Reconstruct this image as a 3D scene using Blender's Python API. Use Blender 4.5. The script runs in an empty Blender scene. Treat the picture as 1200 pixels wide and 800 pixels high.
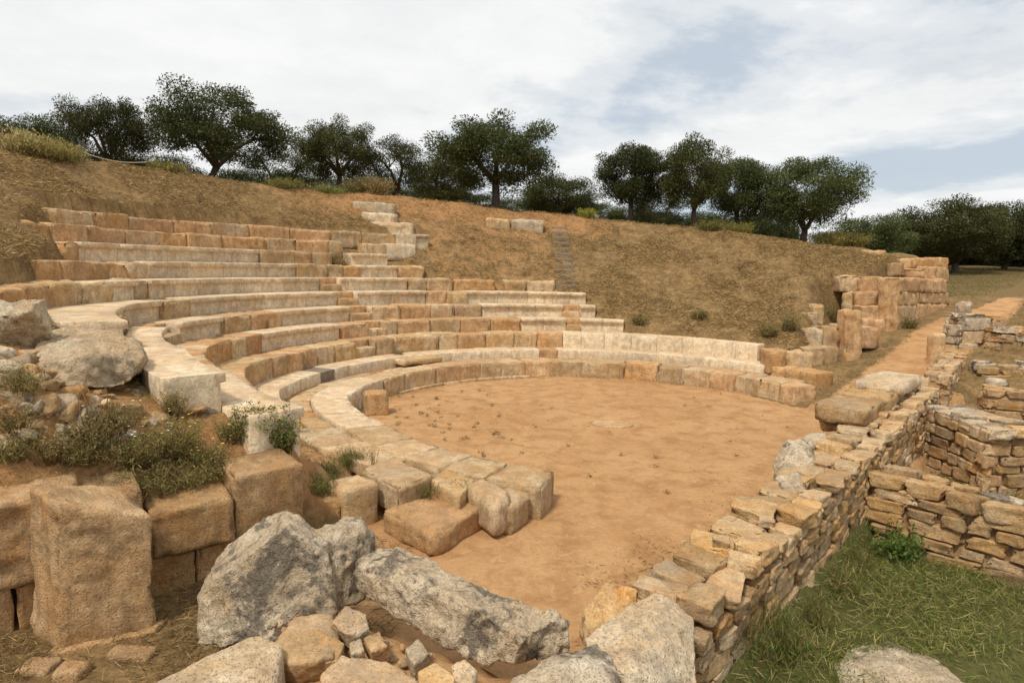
import bpy, bmesh, math, random
import numpy as np
from mathutils import Vector, Matrix
R_ = math.radians
rng = np.random.default_rng(7)
random.seed(7)
scene = bpy.context.scene
COL = scene.collection

# ------------------------------------------------------------------ camera
F, PIT, ROL, H = 733.0, .1206, .023, 3.113          # focal length in px of a 1200x800 frame
cp, sp, cr, sr = math.cos(PIT), math.sin(PIT), math.cos(ROL), math.sin(ROL)
cam = bpy.data.cameras.new('camera'); camo = bpy.data.objects.new('camera', cam); COL.objects.link(camo)
cam.sensor_width = 36; cam.lens = 36 * F / 1200; cam.clip_end = 6000; cam.clip_start = .05
right = Vector((cr, sr * sp, sr * cp)); up = Vector((-sr, cr * sp, cr * cp)); fwd = Vector((0, cp, -sp))
right = Vector((1, 0, 0)) * cr + Vector((0, sp, cp)) * sr
up = Vector((1, 0, 0)) * -sr + Vector((0, sp, cp)) * cr
m = Matrix((right, up, -fwd)).transposed().to_4x4(); m.translation = (0, 0, H)
camo.matrix_world = m
scene.camera = camo

# ------------------------------------------------------------------ world, sun, exposure
SUN_EL, SUN_AZ = 56, 238          # direction towards the sun, azimuth counted from +X
sd = Vector((math.cos(R_(SUN_EL)) * math.cos(R_(SUN_AZ)), math.cos(R_(SUN_EL)) * math.sin(R_(SUN_AZ)), math.sin(R_(SUN_EL))))
w = bpy.data.worlds.new('World'); scene.world = w; w.use_nodes = True
nt = w.node_tree; nt.nodes.clear()
def N(t, ty, **kw):
    n = t.nodes.new(ty)
    for k, v in kw.items():
        if k == 'ins':
            for i, x in v.items(): n.inputs[i].default_value = x
        else: setattr(n, k, v)
    return n
def math_(t, op, a, b=None, c=None, clamp=False):
    n = t.nodes.new('ShaderNodeMath'); n.operation = op; n.use_clamp = clamp
    for i, x in enumerate((a, b, c)):
        if x is None: continue
        if isinstance(x, (int, float)): n.inputs[i].default_value = x
        else: t.links.new(x, n.inputs[i])
    return n.outputs[0]
def ramp(t, fac, pts, interp='LINEAR'):
    n = t.nodes.new('ShaderNodeValToRGB'); e = n.color_ramp.elements; n.color_ramp.interpolation = interp
    while len(e) < len(pts): e.new(.5)
    for el, (p, c) in zip(e, pts):
        el.position = p; el.color = (c, c, c, 1) if isinstance(c, (int, float)) else (*c, 1)
    t.links.new(fac, n.inputs[0]); return n.outputs[0]
def mix(t, fac, a, b, mode='MIX'):
    n = t.nodes.new('ShaderNodeMix'); n.data_type = 'RGBA'; n.blend_type = mode
    for i, x in ((0, fac), (6, a), (7, b)):
        if isinstance(x, (int, float)): n.inputs[i].default_value = x
        elif isinstance(x, tuple): n.inputs[i].default_value = (*x, 1)
        else: t.links.new(x, n.inputs[i])
    return n.outputs[2]
sky = N(nt, 'ShaderNodeTexSky', sky_type='NISHITA', sun_disc=False)
sky.sun_elevation = R_(SUN_EL); sky.sun_rotation = R_(90 - SUN_AZ)
sky.air_density = 1.0; sky.dust_density = 1.5; sky.ozone_density = 1
tc = N(nt, 'ShaderNodeTexCoord'); sx = N(nt, 'ShaderNodeSeparateXYZ'); nt.links.new(tc.outputs['Generated'], sx.inputs[0])
zz = math_(nt, 'ADD', math_(nt, 'MAXIMUM', sx.outputs[2], 0), .13)
U = math_(nt, 'DIVIDE', sx.outputs[0], zz); V = math_(nt, 'DIVIDE', sx.outputs[1], zz)
cv = N(nt, 'ShaderNodeCombineXYZ'); nt.links.new(U, cv.inputs[0]); nt.links.new(V, cv.inputs[1])
n1 = N(nt, 'ShaderNodeTexNoise', ins={'Scale': .55, 'Detail': 9.0, 'Roughness': .58, 'Distortion': .35}); nt.links.new(cv.outputs[0], n1.inputs['Vector'])
n2 = N(nt, 'ShaderNodeTexNoise', ins={'Scale': 1.7, 'Detail': 8.0, 'Roughness': .62}); nt.links.new(cv.outputs[0], n2.inputs['Vector'])
# a long weather front: the cloud deck thins out beyond this line and comes back in bands
front = math_(nt, 'ADD', math_(nt, 'MULTIPLY', U, -.83), math_(nt, 'MULTIPLY', V, -.56))
front = math_(nt, 'ADD', front, 1.78)
band = math_(nt, 'MULTIPLY', math_(nt, 'COSINE', math_(nt, 'MULTIPLY', math_(nt, 'SUBTRACT', math_(nt, 'MINIMUM', front, .95), .95), 3.5)), .13)
cl = math_(nt, 'ADD', math_(nt, 'ADD', n1.outputs[0], math_(nt, 'MULTIPLY', math_(nt, 'SUBTRACT', n2.outputs[0], .5), .35)), band)
mask = ramp(nt, cl, [(.35, .15), (.45, .68), (.54, 1.0)], 'EASE')
shade = ramp(nt, math_(nt, 'ADD', n2.outputs[0], math_(nt, 'MULTIPLY', n1.outputs[0], .4)), [(.42, (.80, .82, .835)), (.60, (.90, .915, .92)), (.82, (.98, .985, .98))])
bg1 = N(nt, 'ShaderNodeBackground', ins={'Strength': .10}); nt.links.new(sky.outputs[0], bg1.inputs[0])
bg2 = N(nt, 'ShaderNodeBackground', ins={'Strength': .92}); nt.links.new(shade, bg2.inputs[0])
# thin high haze veils the blue gaps
bgv = N(nt, 'ShaderNodeBackground', ins={'Color': (.60, .69, .78, 1), 'Strength': .9})
mv = N(nt, 'ShaderNodeMixShader', ins={0: .75}); nt.links.new(bg1.outputs[0], mv.inputs[1]); nt.links.new(bgv.outputs[0], mv.inputs[2])
ms = N(nt, 'ShaderNodeMixShader'); nt.links.new(mask, ms.inputs[0]); nt.links.new(mv.outputs[0], ms.inputs[1]); nt.links.new(bg2.outputs[0], ms.inputs[2])
wo = N(nt, 'ShaderNodeOutputWorld'); nt.links.new(ms.outputs[0], wo.inputs[0])
sl = bpy.data.lights.new('sun', 'SUN'); sl.energy = 3.0; sl.angle = R_(9); sl.color = (1, .93, .82)
so = bpy.data.objects.new('sun', sl); COL.objects.link(so); so.rotation_euler = sd.to_track_quat('Z', 'Y').to_euler(); so.location = (0, 0, 40)
vs = scene.view_settings; vs.view_transform = 'Standard'; vs.look = 'None'; vs.exposure = 0.08; vs.gamma = 1; vs.use_curve_mapping = False
scene.render.resolution_x, scene.render.resolution_y = 1024, 682

# ------------------------------------------------------------------ pixels of the photograph -> rays
def ray(px, py):
    u = (px - 600) / F; v = -(py - 400) / F
    a = cr * u - sr * v; b = sr * u + cr * v
    return np.array([a, cp + b * sp, -sp + b * cp])
def at(px, py, z):
    d = ray(px, py); return np.array([0, 0, H]) + d * (z - H) / d[2]
def atY(px, py, Y):
    d = ray(px, py); return np.array([0, 0, H]) + d * Y / d[1]
def project(P):
    v = np.asarray(P, float) - [0, 0, H]
    dep = v[..., 1] * cp - v[..., 2] * sp; u_ = v[..., 1] * sp + v[..., 2] * cp
    a = v[..., 0] / dep * F; b = u_ / dep * F
    return 600 + cr * a + sr * b, 400 + sr * a - cr * b

# ------------------------------------------------------------------ numpy noise
def _h(i, j, k, s):
    n = (i * 374761393 + j * 668265263 + k * 2147483647 + s * 1274126177) & 0xffffffff
    n = ((n ^ (n >> 13)) * 1274126177) & 0xffffffff
    n = ((n ^ (n >> 16)) * 2246822519) & 0xffffffff
    return ((n ^ (n >> 15)) & 0xffff) / 65535.0
def vnoise(p, s=0):
    p = np.asarray(p, float); f = np.floor(p); t = p - f; t = t * t * (3 - 2 * t); f = f.astype(np.int64)
    o = 0
    for a in (0, 1):
        for b in (0, 1):
            for c in (0, 1):
                wgt = (t[:, 0] if a else 1 - t[:, 0]) * (t[:, 1] if b else 1 - t[:, 1]) * (t[:, 2] if c else 1 - t[:, 2])
                o = o + wgt * _h(f[:, 0] + a, f[:, 1] + b, f[:, 2] + c, s)
    return o * 2 - 1
def fbm(p, s=0, oct=4, gain=.5):
    o = 0; a = 1; q = np.asarray(p, float)
    for i in range(oct):
        o = o + a * vnoise(q, s + i); q = q * 2.03 + 13.1; a *= gain
    return o
def fbm2(x, y, sc, s=0, oct=4):
    return fbm(np.c_[np.ravel(x) * sc, np.ravel(y) * sc, np.zeros(np.size(x))], s, oct).reshape(np.shape(x))
def sstep(a, b, x):
    t = np.clip((x - a) / (b - a), 0, 1); return t * t * (3 - 2 * t)

# ------------------------------------------------------------------ the theatre's plan
C = np.array([1.959, 12.446])
def rowRZ(k): return (5.2, .454) if k == 1 else (6.52, .601) if k == 2 else (7.146 + .6955 * (k - 3), 1.045 + .394 * (k - 3))
def shrink(th, R=8.0): return 1 - np.minimum(.12, .0045 * np.maximum(0, th - 183)) * sstep(9.9, 9.3, R)
def cone(R): return 1.045 + (R - 7.146) * .394 / .6955
def rowpt(R, th, z):
    t = np.radians(th); r = R * shrink(th, R); return np.stack([C[0] + r * np.cos(t), C[1] + r * np.sin(t), np.broadcast_to(z, np.shape(t))], -1)
_ths = np.linspace(14, 206, 1921)
def th_of(k, px):
    R, z = rowRZ(k); x, _ = project(rowpt(R, _ths, z)); return float(np.interp(-px, -x[np.argsort(-x)][::1] if False else -x, _ths)) if np.all(np.diff(x) < 0) else float(_ths[np.abs(x - px).argmin()])
ZR = np.array([(-40, 3.4), (40, 3.4), (45, 3.85), (50, 4.15), (60, 4.55), (75, 4.95), (90, 5.3), (105, 5.65), (120, 5.85), (140, 5.85), (160, 5.75), (260, 5.7)])
ROW_LIM = np.array([  # R, theta right end, theta left end
    (7.0, 42, 232), (7.5, 44, 232), (7.84, 77, 232), (8.54, 84, 227), (9.2, 86.5, 222), (9.93, 93, 212), (10.5, 117, 210), (10.62, 117, 187), (11.3, 122, 177), (12.0, 117, 178), (12.7, 113, 171), (13.3, 113, 171), (13.5, 140, 145)])
PATH = np.array([(-200, 0), (14, 0), (16.5, .1), (21, .75), (24.3, 1.3), (33, 2.1), (45, 2.8), (75, 4.3), (300, 5)])
WL0 = np.array([-3.23, 5.44]); WLD = np.array([.77, .64]); WLN = np.array([-.64, .77])     # retaining wall line
SW0 = np.array([1.37, 4.15]); SWD = np.array([.666, .746]); SWN = np.array([-.746, .666])     # stage wall, right face
def terrain(x, y, detail=True):
    x = np.asarray(x, float); y = np.asarray(y, float)
    dx, dy = x - C[0], y - C[1]; R = np.hypot(dx, dy); th = np.degrees(np.arctan2(dy, dx)); th = np.where(th < -60, th + 360, th)
    Re = R / shrink(th, R)
    zr = np.interp(th, ZR[:, 0], ZR[:, 1])
    # hill outside the seats
    slope = .98 + (Re - 7.4) * (zr - .98) / (16 - 7.4)
    left = sstep(130, 165, th)
    hill = slope * (1 - left) + np.minimum(cone(Re) + .02, slope + 9) * left
    over = np.clip(Re - 14.6, 0, None)
    plate = zr + .02 * np.clip(Re - 16, 0, 6)
    k = sstep(13.6, 16.2, Re); hill = hill * (1 - k) + np.minimum(hill, plate) * k
    hill = np.minimum(hill, plate)
    lo = np.interp(Re, ROW_LIM[:, 0], ROW_LIM[:, 1]); hi = np.interp(Re, ROW_LIM[:, 0], ROW_LIM[:, 2])
    ms = sstep(-.8, .8, th - lo) * sstep(-1.2, 1.2, hi - th) * (Re < 13.5)
    z = hill * (1 - ms) + (cone(Re) - .62) * ms
    # ring between kerb and bench, orchestra
    ring = sstep(5.45, 5.6, Re) * sstep(14, 18, th) * sstep(238, 232, th)
    z = np.where(Re < 7.3, .33 * ring, z)
    # parodos path on the right
    wq = .666 * x + .746 * y
    pz = np.interp(wq, PATH[:, 0], PATH[:, 1])
    tb = np.interp(R, [8, 10, 12.3, 13.8, 14.6, 18, 20.5, 22.5, 26, 40], [38, 40.5, 44.5, 45.5, 43, 42.3, 42.2, 50, 66, 84])
    z = np.where(Re > 7.0, z + (np.minimum(pz, z) - z) * sstep(.5 + np.clip(14.5 - R, 0, 1) * 3.5 + np.clip(R - 20.5, 0, 5) * 2, -.5 - np.clip(R - 20.5, 0, 5) * 2, th - tb), z)
    z = np.where((Re > 5.3) & (th < 30), pz, z)
    front_ = ((th > 250) | (th < 6)) & (wq < 14.5)
    z = np.where(front_, np.where(Re > 5.3, np.minimum(pz, z), z), z)
    z = np.where((th > 238) & (Re > 5.3), 0.0, z)
    # left bank behind the retaining wall
    a = (x - WL0[0]) * WLD[0] + (y - WL0[1]) * WLD[1]; e = (x - WL0[0]) * WLN[0] + (y - WL0[1]) * WLN[1]
    e2 = np.where(e < 1.2, e, 1.2 + .25 * (np.minimum(e, 3.2) - 1.2) + .85 * np.clip(e - 3.2, 0, None))
    bank = .62 + .46 * e2 + .24 * sstep(.45, 1.05, e) + .28 * np.clip(.9 - a, 0, None) * (.25 + .75 * sstep(.35, 1.3, e)) + .25 * sstep(-.3, -.7, a) * sstep(1.5, .7, e)
    bank = bank + (.36 - bank) * sstep(1.25, 1.75, a - .55 * np.clip(e - .3, 0, 1.2))
    bank = np.where(e < .28, 0, bank)
    inb = (th > 186) & (th < 262)
    z = np.where(inb & (Re > 6.6), np.minimum(np.maximum(z, 0), bank), z)
    z = np.where(inb & (e < .28) & (Re > 5.9), 0, z)
    z = np.where((a - .55 * np.clip(e - .3, 0, 1.2) > 2.0) & (th > 200) & (th < 262) & (Re > 5.5), np.minimum(z, .02), z)
    # rooms behind the stage wall
    n = (x - SW0[0]) * SWN[0] + (y - SW0[1]) * SWN[1]; s = (x - SW0[0]) * SWD[0] + (y - SW0[1]) * SWD[1]
    room = sstep(-.02, -.14, n) * sstep(16, 12, s)
    z = z * (1 - room) + (-.32 + .08 * sstep(9, 13, s)) * room
    # rubble mound of the near wall, rising to where the photographer stands
    edge = 4.62 - (x + .4) * .47
    mound = sstep(0, -.35, y - edge + .35) * sstep(-1.95, -1.6, x - .15 * (4.5 - y)) * sstep(.1, -.1, n * -1 - 0.15 if False else -n - .25)
    mz = .50 + np.clip(2.9 - y, 0, 3) * .55
    z = np.where(mound > .01, np.maximum(z, mound * np.minimum(mz, 1.5)), z)
    if detail:
        far = sstep(200, 40, np.hypot(x, y))
        hilly = sstep(.8, 1.6, z)
        z = z + far * (fbm2(x, y, .9, 3, 3) * (.012 + .05 * hilly) + fbm2(x, y, .22, 9, 2) * .10 * hilly * sstep(13, 15, Re))
    return z
def tz(x, y): return float(terrain(np.array([x]), np.array([y]))[0])

def ground_hit(px, py, y0=3.0, y1=60.0):
    d = ray(px, py); Ys = np.linspace(y0, y1, 1200); P_ = np.array([0, 0, H]) + d * (Ys / d[1])[:, None]
    hit = np.nonzero(terrain(P_[:, 0], P_[:, 1]) >= P_[:, 2])[0]
    return P_[hit[0]] if len(hit) else P_[-1]
# ------------------------------------------------------------------ object helpers
def mesh_from(name, V, Fc, smooth=True):
    me = bpy.data.meshes.new(name); me.from_pydata(np.asarray(V).tolist(), [], [list(f) for f in Fc] if not isinstance(Fc, np.ndarray) else Fc.tolist())
    if smooth: me.polygons.foreach_set('use_smooth', np.ones(len(me.polygons), bool))
    me.update(); return me
def tag(o, label=None, cat=None, group=None, kind=None):
    if label and not kind: kind = 'thing'
    for k, v in (('label', label), ('category', cat), ('group', group), ('kind', kind)):
        if v: o[k] = v
    return o
def obj(name, me, mat, parent=None, loc=None):
    o = bpy.data.objects.new(name, me)
    if mat is not None and not me.materials: me.materials.append(mat)
    COL.objects.link(o)
    if parent is not None: o.parent = parent
    if loc is not None: o.location = loc
    return o
def empty(name, loc, label, cat, group=None):
    o = bpy.data.objects.new(name, None); o.empty_display_size = .2; o.location = Vector([float(c) for c in loc]); COL.objects.link(o)
    return tag(o, label, cat, group)
def put(name, V, Fc, mat, parent=None, smooth=True):
    """verts in world space -> object with its origin at the base centre"""
    V = np.asarray(V, float); c = np.array([(V[:, 0].min() + V[:, 0].max()) / 2, (V[:, 1].min() + V[:, 1].max()) / 2, V[:, 2].min()])
    me = mesh_from(name, V - c, Fc, smooth)
    base = np.array(parent.location) if parent is not None else 0
    if parent is not None and parent.parent is not None: base = base + np.array(parent.parent.location)
    return obj(name, me, mat, parent, tuple(c - base))

_tc = {}
def template(cx, cy, cz):
    """welded box surface with given coordinate lists"""
    key = (tuple(np.round(cx, 4)), tuple(np.round(cy, 4)), tuple(np.round(cz, 4)))
    if key in _tc: return _tc[key]
    nx, ny, nz = len(cx), len(cy), len(cz); idx = -np.ones((nx, ny, nz), int); V = []; Fc = []
    for i in range(nx):
        for j in range(ny):
            for k in range(nz):
                if i in (0, nx - 1) or j in (0, ny - 1) or k in (0, nz - 1):
                    idx[i, j, k] = len(V); V.append((cx[i], cy[j], cz[k]))
    for i in range(nx - 1):
        for j in range(ny - 1):
            Fc.append((idx[i, j, 0], idx[i, j + 1, 0], idx[i + 1, j + 1, 0], idx[i + 1, j, 0]))
            Fc.append((idx[i, j, -1], idx[i + 1, j, -1], idx[i + 1, j + 1, -1], idx[i, j + 1, -1]))
    for i in range(nx - 1):
        for k in range(nz - 1):
            Fc.append((idx[i, 0, k], idx[i + 1, 0, k], idx[i + 1, 0, k + 1], idx[i, 0, k + 1]))
            Fc.append((idx[i, -1, k], idx[i, -1, k + 1], idx[i + 1, -1, k + 1], idx[i + 1, -1, k]))
    for j in range(ny - 1):
        for k in range(nz - 1):
            Fc.append((idx[0, j, k], idx[0, j, k + 1], idx[0, j + 1, k + 1], idx[0, j + 1, k]))
            Fc.append((idx[-1, j, k], idx[-1, j + 1, k], idx[-1, j + 1, k + 1], idx[-1, j, k + 1]))
    _tc[key] = (np.array(V, float), np.array(Fc)); return _tc[key]
def axis(half, r, step, extra=()):
    n = max(2, int(round(2 * (half - r) / step)) + 1)
    c = [-half] + list(np.linspace(-(half - r), half - r, n)) + [half] + [e for e in extra]
    return np.array(sorted(set(np.round(c, 5))))
def block(hx, hy, hz, r=.03, step=.12, amp=.012, chip=.03, seed=0, nosing=None, freq=3.0):
    """rounded, worn block centred on the origin; x = length, y = depth (front at -y), z = height"""
    r = min(r, hx * .6, hy * .6, hz * .6)
    ez = []
    if nosing: ez = [hz - nosing[0], hz - nosing[0] - .012]
    V, Fc = template(axis(hx, r, step), axis(hy, r, step * 1.3), axis(hz, r, step, ez))
    s = np.array([hx, hy, hz]); q = np.clip(V, -(s - r), s - r); d = V - q; L = np.linalg.norm(d, axis=1, keepdims=True); L[L == 0] = 1
    nrm = d / L; P = q + nrm * np.minimum(r, L)
    edge = (np.abs(d) > 1e-6).sum(1) >= 2
    off = seed * 7.31
    nz = fbm(P * freq + off, seed, 4) + .22 * fbm(P * [freq * .5, freq * .5, freq * 3.2] + off, seed + 2, 2)
    ch = np.clip(fbm(P * freq * 1.1 + off + 50, seed + 5, 3) + .05, 0, 2)
    P = P + nrm * (nz * amp)[:, None] - nrm * (ch * chip * np.where(edge, 1.0, .12))[:, None]
    if nosing:
        fr = (P[:, 1] < -hy + r * 1.5) & (V[:, 2] < hz - nosing[0] - .006)
        P[fr, 1] += nosing[1]
    return P, Fc
def polar_block(k, th0, th1, depth, height, **kw):
    """block bent along row k between two angles, top front edge on the row's circle"""
    R, z = rowRZ(k)
    R += kw.pop('dR', 0); z += kw.pop('dz', 0)
    L = R * abs(R_(th1 - th0)); P, Fc = block(L / 2, depth / 2, height / 2, **kw)
    thc = (th0 + th1) / 2
    th = thc - np.degrees(P[:, 0] / R)
    W = rowpt(R + depth / 2 + P[:, 1], th, 0)
    # front at -y is the inner side, keep faces outward (mirror twice)
    W[:, 2] = z - height / 2 + P[:, 2]
    return W, Fc
def hexa(corners, **kw):
    """worn block through eight world corners: bottom 4 then top 4, (-x-y, +x-y, +x+y, -x+y)"""
    c = np.array(corners, float)
    hx = np.linalg.norm(c[1] - c[0]) / 2; hy = np.linalg.norm(c[3] - c[0]) / 2; hz = np.linalg.norm(c[4] - c[0]) / 2
    P, Fc = block(hx, hy, hz, **kw)
    t = (P / [hx, hy, hz] + 1) / 2; x, y, z = t[:, :1], t[:, 1:2], t[:, 2:]
    bot = c[0] * (1 - x) * (1 - y) + c[1] * x * (1 - y) + c[2] * x * y + c[3] * (1 - x) * y
    top = c[4] * (1 - x) * (1 - y) + c[5] * x * (1 - y) + c[6] * x * y + c[7] * (1 - x) * y
    return bot * (1 - z) + top * z, Fc
def quad_block(pts, z0, z1, **kw):
    """block over a plan quad given anticlockwise as [(x, y)] starting at the front left; z1 a number or four"""
    z1 = [z1] * 4 if np.isscalar(z1) else z1
    return hexa([(p[0], p[1], z0) for p in pts] + [(p[0], p[1], q) for p, q in zip(pts, z1)], **kw)
def hulls_rock(name, hulls, voxel, amp, seed, freq=2.2, ridged=.5):
    bm = bmesh.new()
    for pts in hulls:
        vs_ = [bm.verts.new(tuple(p)) for p in pts]
        r = bmesh.ops.convex_hull(bm, input=vs_)
        junk = [g for g in r['geom_interior'] if isinstance(g, bmesh.types.BMVert)]
        bmesh.ops.delete(bm, geom=list(set(junk)), context='VERTS')
    me = bpy.data.meshes.new('tmp'); bm.to_mesh(me); bm.free()
    o = bpy.data.objects.new('tmp', me); COL.objects.link(o)
    md = o.modifiers.new('r', 'REMESH'); md.mode = 'VOXEL'; md.voxel_size = voxel
    ms_ = o.modifiers.new('s', 'SMOOTH'); ms_.factor = .5; ms_.iterations = 1
    dg = bpy.context.evaluated_depsgraph_get(); e = o.evaluated_get(dg).to_mesh()
    V = np.empty(len(e.vertices) * 3); e.vertices.foreach_get('co', V); V = V.reshape(-1, 3)
    Nn = np.empty(len(e.vertices) * 3); e.vertices.foreach_get('normal', Nn); Nn = Nn.reshape(-1, 3)
    Fc = [tuple(p.vertices) for p in e.polygons]
    o.evaluated_get(dg).to_mesh_clear(); bpy.data.objects.remove(o); bpy.data.meshes.remove(me)
    a = fbm(V * freq + seed * 3.7, seed, 5, .55); b = 1 - np.abs(fbm(V * freq * 2.2 + seed, seed + 9, 3)) * 2
    pit = np.clip(vnoise(V * freq * 9 + seed, seed + 3) - .25, 0, 1)
    V = V + Nn * (amp * a + amp * ridged * (b - .6) - amp * .9 * pit)[:, None]
    return V, Fc

# ------------------------------------------------------------------ materials
def new_mat(name):
    mt = bpy.data.materials.new(name); mt.use_nodes = True; t = mt.node_tree; t.nodes.clear()
    b = t.nodes.new('ShaderNodeBsdfPrincipled'); o = t.nodes.new('ShaderNodeOutputMaterial'); t.links.new(b.outputs[0], o.inputs[0])
    b.inputs['Specular IOR Level'].default_value = .15; b.inputs['Roughness'].default_value = .9
    return mt, t, b
def noise(t, vec, scale, detail=6, rough=.6, dist=0):
    n = N(t, 'ShaderNodeTexNoise', ins={'Scale': scale, 'Detail': detail, 'Roughness': rough, 'Distortion': dist}); t.links.new(vec, n.inputs['Vector']); return n.outputs[0]
def stone(name, light, midc, stain, lichen=.3, lichen_col=(.10, .095, .085), pits=.5, tint=.25, dust=.35, dust_col=(.50, .29, .14), bump=.6, stain_amt=.5, fine=1.0, streak=.45):
    mt, t, b = new_mat(name)
    g = N(t, 'ShaderNodeNewGeometry'); oi = N(t, 'ShaderNodeObjectInfo')
    off = N(t, 'ShaderNodeVectorMath', operation='MULTIPLY_ADD'); off.inputs[1].default_value = (1, 1, 1)
    t.links.new(g.outputs['Position'], off.inputs[0])
    cmb = N(t, 'ShaderNodeCombineXYZ'); t.links.new(math_(t, 'MULTIPLY', oi.outputs['Random'], 31.0), cmb.inputs[0]); t.links.new(cmb.outputs[0], off.inputs[2])
    P = off.outputs[0]
    nA = noise(t, P, 1.6, 5, .6, .3); nB = noise(t, P, 7, 6, .65); nC = noise(t, P, 38 * fine, 5, .7); nD = noise(t, P, 3.1, 6, .7, .6)
    col = mix(t, ramp(t, nA, [(.38, 0), (.62, 1)]), midc, light)
    col = mix(t, math_(t, 'MULTIPLY', ramp(t, nD, [(.47, 0), (.66, 1)]), stain_amt), col, stain)
    col = mix(t, ramp(t, nB, [(.32, .7), (.58, 0)]), col, tuple(c * .55 for c in midc))
    nF = noise(t, P, 13 * fine, 7, .75, 1.2)
    col = mix(t, ramp(t, nF, [(.56, 0), (.70, .55)]), col, tuple(min(.8, c * 1.18) for c in light))
    col = mix(t, ramp(t, nC, [(.32, .75), (.52, 0)]), col, tuple(c * .38 for c in midc))
    # per-stone tint
    hs = N(t, 'ShaderNodeHueSaturation'); t.links.new(col, hs.inputs['Color']); hs.inputs['Hue'].default_value = .496
    t.links.new(math_(t, 'MULTIPLY_ADD', oi.outputs['Random'], tint * 1.3, 1 - tint * .65), hs.inputs['Value'])
    r2 = math_(t, 'FRACT', math_(t, 'MULTIPLY', oi.outputs['Random'], 17.3))
    t.links.new(math_(t, 'MULTIPLY_ADD', r2, tint * .5, 1.08 - tint * .25), hs.inputs['Saturation'])
    col = hs.outputs[0]
    # earth dust on upward faces
    sn = N(t, 'ShaderNodeSeparateXYZ'); t.links.new(g.outputs['Normal'], sn.inputs[0])
    nE = noise(t, P, 2.3, 6, .65)
    dm = math_(t, 'MULTIPLY', math_(t, 'MULTIPLY', ramp(t, sn.outputs[2], [(.55, 0), (.9, 1)]), ramp(t, nE, [(.36, 0), (.62, 1)])), dust)
    col = mix(t, dm, col, dust_col)
    # weather streaks running down the sides
    mp = N(t, 'ShaderNodeVectorMath', operation='MULTIPLY'); mp.inputs[1].default_value = (9, 9, 1.1); t.links.new(P, mp.inputs[0])
    nV = noise(t, mp.outputs[0], 1, 6, .7); side = ramp(t, math_(t, 'ABSOLUTE', sn.outputs[2]), [(.3, 1), (.7, 0)])
    col = mix(t, math_(t, 'MULTIPLY', math_(t, 'MULTIPLY', ramp(t, nV, [(.52, 0), (.66, 1)]), side), streak), col, tuple(c * .36 for c in midc))
    # lichen and weather crust
    vo = N(t, 'ShaderNodeTexVoronoi', ins={'Scale': 16.0}); t.links.new(P, vo.inputs['Vector'])
    nL = noise(t, P, 2.0, 9, .72, .5)
    lm = math_(t, 'MULTIPLY', ramp(t, math_(t, 'SUBTRACT', nL, math_(t, 'MULTIPLY', vo.outputs['Distance'], .10)), [(.455, 0), (.525, 1)]), lichen)
    lm = math_(t, 'MULTIPLY', lm, ramp(t, nC, [(.35, .55), (.6, 1)]))
    col = mix(t, lm, col, lichen_col)
    t.links.new(col, b.inputs['Base Color'])
    vp = N(t, 'ShaderNodeTexVoronoi', ins={'Scale': 42.0 * fine}); t.links.new(P, vp.inputs['Vector'])
    hgt = math_(t, 'ADD', math_(t, 'ADD', math_(t, 'MULTIPLY', nB, 1.0), math_(t, 'MULTIPLY', nF, .5)), math_(t, 'MULTIPLY', nC, .5))
    hgt = math_(t, 'ADD', hgt, math_(t, 'MULTIPLY', ramp(t, vp.outputs['Distance'], [(.05, 0), (.35, 1)]), pits * .35))
    bp = N(t, 'ShaderNodeBump', ins={'Strength': bump, 'Distance': .035}); t.links.new(hgt, bp.inputs['Height']); t.links.new(bp.outputs[0], b.inputs['Normal'])
    return mt
M = {}
M['white'] = stone('restored_limestone', (.80, .69, .51), (.72, .585, .40), (.55, .36, .18), lichen=.34, lichen_col=(.20, .16, .11), pits=.3, tint=.2, dust=.6, bump=.35, stain_amt=.5)
M['ochre'] = stone('old_seat_stone', (.68, .485, .285), (.56, .355, .18), (.47, .225, .08), lichen=.34, lichen_col=(.17, .12, .075), pits=.7, tint=.25, dust=.45, bump=.75, stain_amt=.6)
M['pale'] = stone('weathered_pale_stone', (.64, .52, .35), (.52, .36, .19), (.42, .22, .08), lichen=.25, lichen_col=(.15, .12, .09), pits=.6, tint=.25, dust=.3, bump=.7)
M['block'] = stone('sandstone_block', (.68, .49, .285), (.55, .355, .18), (.48, .24, .085), lichen=.36, lichen_col=(.16, .11, .065), pits=.8, tint=.2, dust=.25, bump=1.0, fine=1.3, stain_amt=.65)
M['grey'] = stone('lichened_grey_limestone', (.70, .605, .455), (.54, .435, .30), (.54, .38, .21), lichen=.9, lichen_col=(.075, .066, .055), pits=.9, tint=.12, dust=.12, bump=1.0, fine=1.2)
M['rough'] = stone('rough_white_limestone', (.72, .62, .455), (.59, .46, .295), (.44, .26, .12), lichen=.42, lichen_col=(.20, .18, .15), pits=1.0, tint=.25, dust=.35, bump=1.0)
M['rubble'] = stone('rubble_stone', (.58, .44, .265), (.47, .305, .15), (.46, .215, .07), lichen=.38, lichen_col=(.15, .115, .08), pits=.8, tint=.34, dust=.2, bump=.85, fine=1.2)
M['cap'] = stone('capping_stone', (.66, .51, .32), (.55, .365, .185), (.52, .24, .075), lichen=.34, lichen_col=(.20, .175, .145), pits=.7, tint=.40, dust=.2, bump=.8, fine=1.2)
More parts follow.
